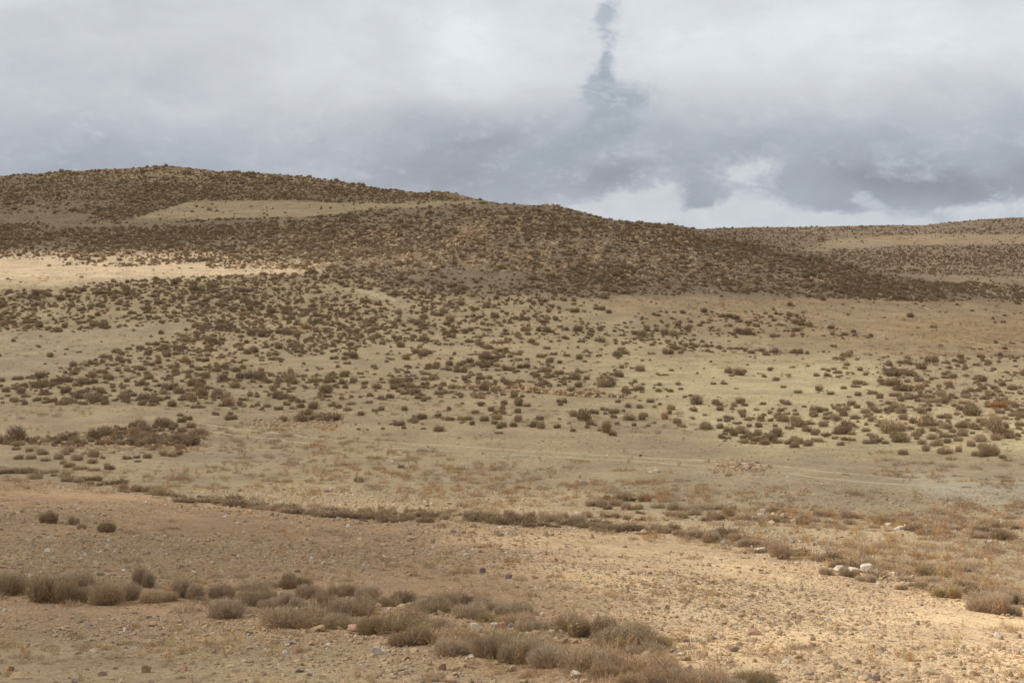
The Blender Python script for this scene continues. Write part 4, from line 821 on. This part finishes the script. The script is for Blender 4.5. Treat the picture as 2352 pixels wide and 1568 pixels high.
# ------------------------------------------------------------------ tracks
m_p, n, b, o_ = mat_new('track_dust'); geo = n.n('ShaderNodeNewGeometry'); q1 = n.noise(geo.outputs['Position'], 1.2, 5, .65); q2 = n.noise(geo.outputs['Position'], 9, 4, .7)
c = n.mix(n.rng(q1, .35, .65), (.41, .335, .225, 1), (.46, .38, .26, 1)); n.link(n.mix(n.rng(q2, .5, .75, 0, .5), c, (.36, .29, .20, 1)), b.inputs['Base Color'])
def track(pts, width):
    P_ = np.array(pts, float); X = np.interp(np.linspace(0, 1, 260), np.linspace(0, 1, len(P_)), P_[:, 0]); Y = np.interp(np.linspace(0, 1, 260), np.linspace(0, 1, len(P_)), P_[:, 1])
    kk = np.ones(15)/15; X = np.convolve(np.pad(X, 7, mode='edge'), kk, 'valid'); Y = np.convolve(np.pad(Y, 7, mode='edge'), kk, 'valid')
    a, b2, c_, ok = scr(X, Y); b2 = np.convolve(np.pad(b2, 4, mode='edge'), np.ones(9)/9, 'valid'); a = (X*K-512)/F*b2
    tx = np.gradient(a); ty = np.gradient(b2); L_ = np.hypot(tx, ty)+1e-6; nx, ny = -ty/L_, tx/L_; vs = []
    acc = []; fc = []; base_i = 0
    for off, seed in ((-.36, 3), (.36, 17)) if width < 1 else ((0, 5),):
        lane = .29 if width < 1 else width; vs = []
        wv = lane*.5*np.clip(.85+1.4*vnoise(a, b2, 2.6, seed)+.8*vnoise(a, b2, .9, seed+2), .02, 1.4)
        mid = off*2+.12*vnoise(a, b2, 4, seed+5)
        for q in np.linspace(-1, 1, 5):
            xx = a+nx*(mid+q*wv); yy = b2+ny*(mid+q*wv); vs.append(np.stack([xx, yy, H(xx, yy)+(.012 if abs(q) < 1 else -.03)], 1))
        acc.append(np.stack(vs, 1).reshape(-1, 3)); fc.append(grid_faces(260, 5)+base_i); base_i += 260*5
    f = np.concatenate(fc); me = mesh_np('path', np.concatenate(acc), f.ravel(), np.full(len(f), 4)); o = obj('path', me, m_p); o['kind'] = 'structure'
track([(420,970),(430,975),(480,982),(600,998),(760,1015),(960,1025),(1200,1040),(1400,1050),(1600,1062),(1750,1072),(1900,1090),(2100,1108),(2400,1118)], .75)
track([(790,660),(850,671),(890,684),(915,690)], 1.6)

# ------------------------------------------------------------------ low dry-stone wall on the flat
def wall(pts, hgt, label, n_):
    root = bpy.data.objects.new('stone_wall', None); COL.objects.link(root); P_ = np.array(pts, float)
    X = np.interp(np.linspace(0, 1, n_), np.linspace(0, 1, len(P_)), P_[:, 0]); Y = np.interp(np.linspace(0, 1, n_), np.linspace(0, 1, len(P_)), P_[:, 1]); a, b2, c_, ok = scr(X, Y); b2 = np.convolve(np.pad(b2, 3, mode='edge'), np.ones(7)/7, 'valid'); a = (X*K-512)/F*b2
    root.location = (a[0], b2[0], float(H(a[0], b2[0])))
    for nm, lift, s0, mt in (('bottom_course', 0, 1.0, M_TAN), ('top_course', hgt*.55, .8, M_TAN)):
        bm = bmesh.new()
        for i in range(n_):
            if lift and R.random() < .35: continue
            q = bmesh.new(); q.from_mesh(ROCKS[R.choice([0, 1, 4, 5])]); w = s0*hgt*R.uniform(.8, 1.3)
            base_ = np.array([a[i]+R.uniform(-.05, .05), b2[i]+R.uniform(-.08, .08), float(H(a[i], b2[i]))+lift])-np.array(root.location)
            ang = R.uniform(0, 6.28); ca, sa = math.cos(ang), math.sin(ang)
            mp = {}
            for v in q.verts: vx, vy = v.co.x*w*1.3, v.co.y*w; mp[v.index] = bm.verts.new((base_[0]+vx*ca-vy*sa, base_[1]+vx*sa+vy*ca, base_[2]+v.co.z*w*1.1))
            for f in q.faces: bm.faces.new([mp[v.index] for v in f.verts])
            q.free()
        me = bpy.data.meshes.new(nm); bm.to_mesh(me); bm.free(); obj(nm, me, mt, root)
    tag(root, label, 'wall')
wall([(1180,896),(1240,902),(1290,906),(1370,912)], .34, 'low ruined dry-stone wall running across the pale flat at centre', 46)
wall([(1050,893),(1110,895),(1160,899)], .30, 'short fallen stretch of dry-stone wall left of the longer one', 22)
wall([(1400,911),(1460,915)], .22, 'almost buried stub of dry-stone wall right of the longer one', 12)
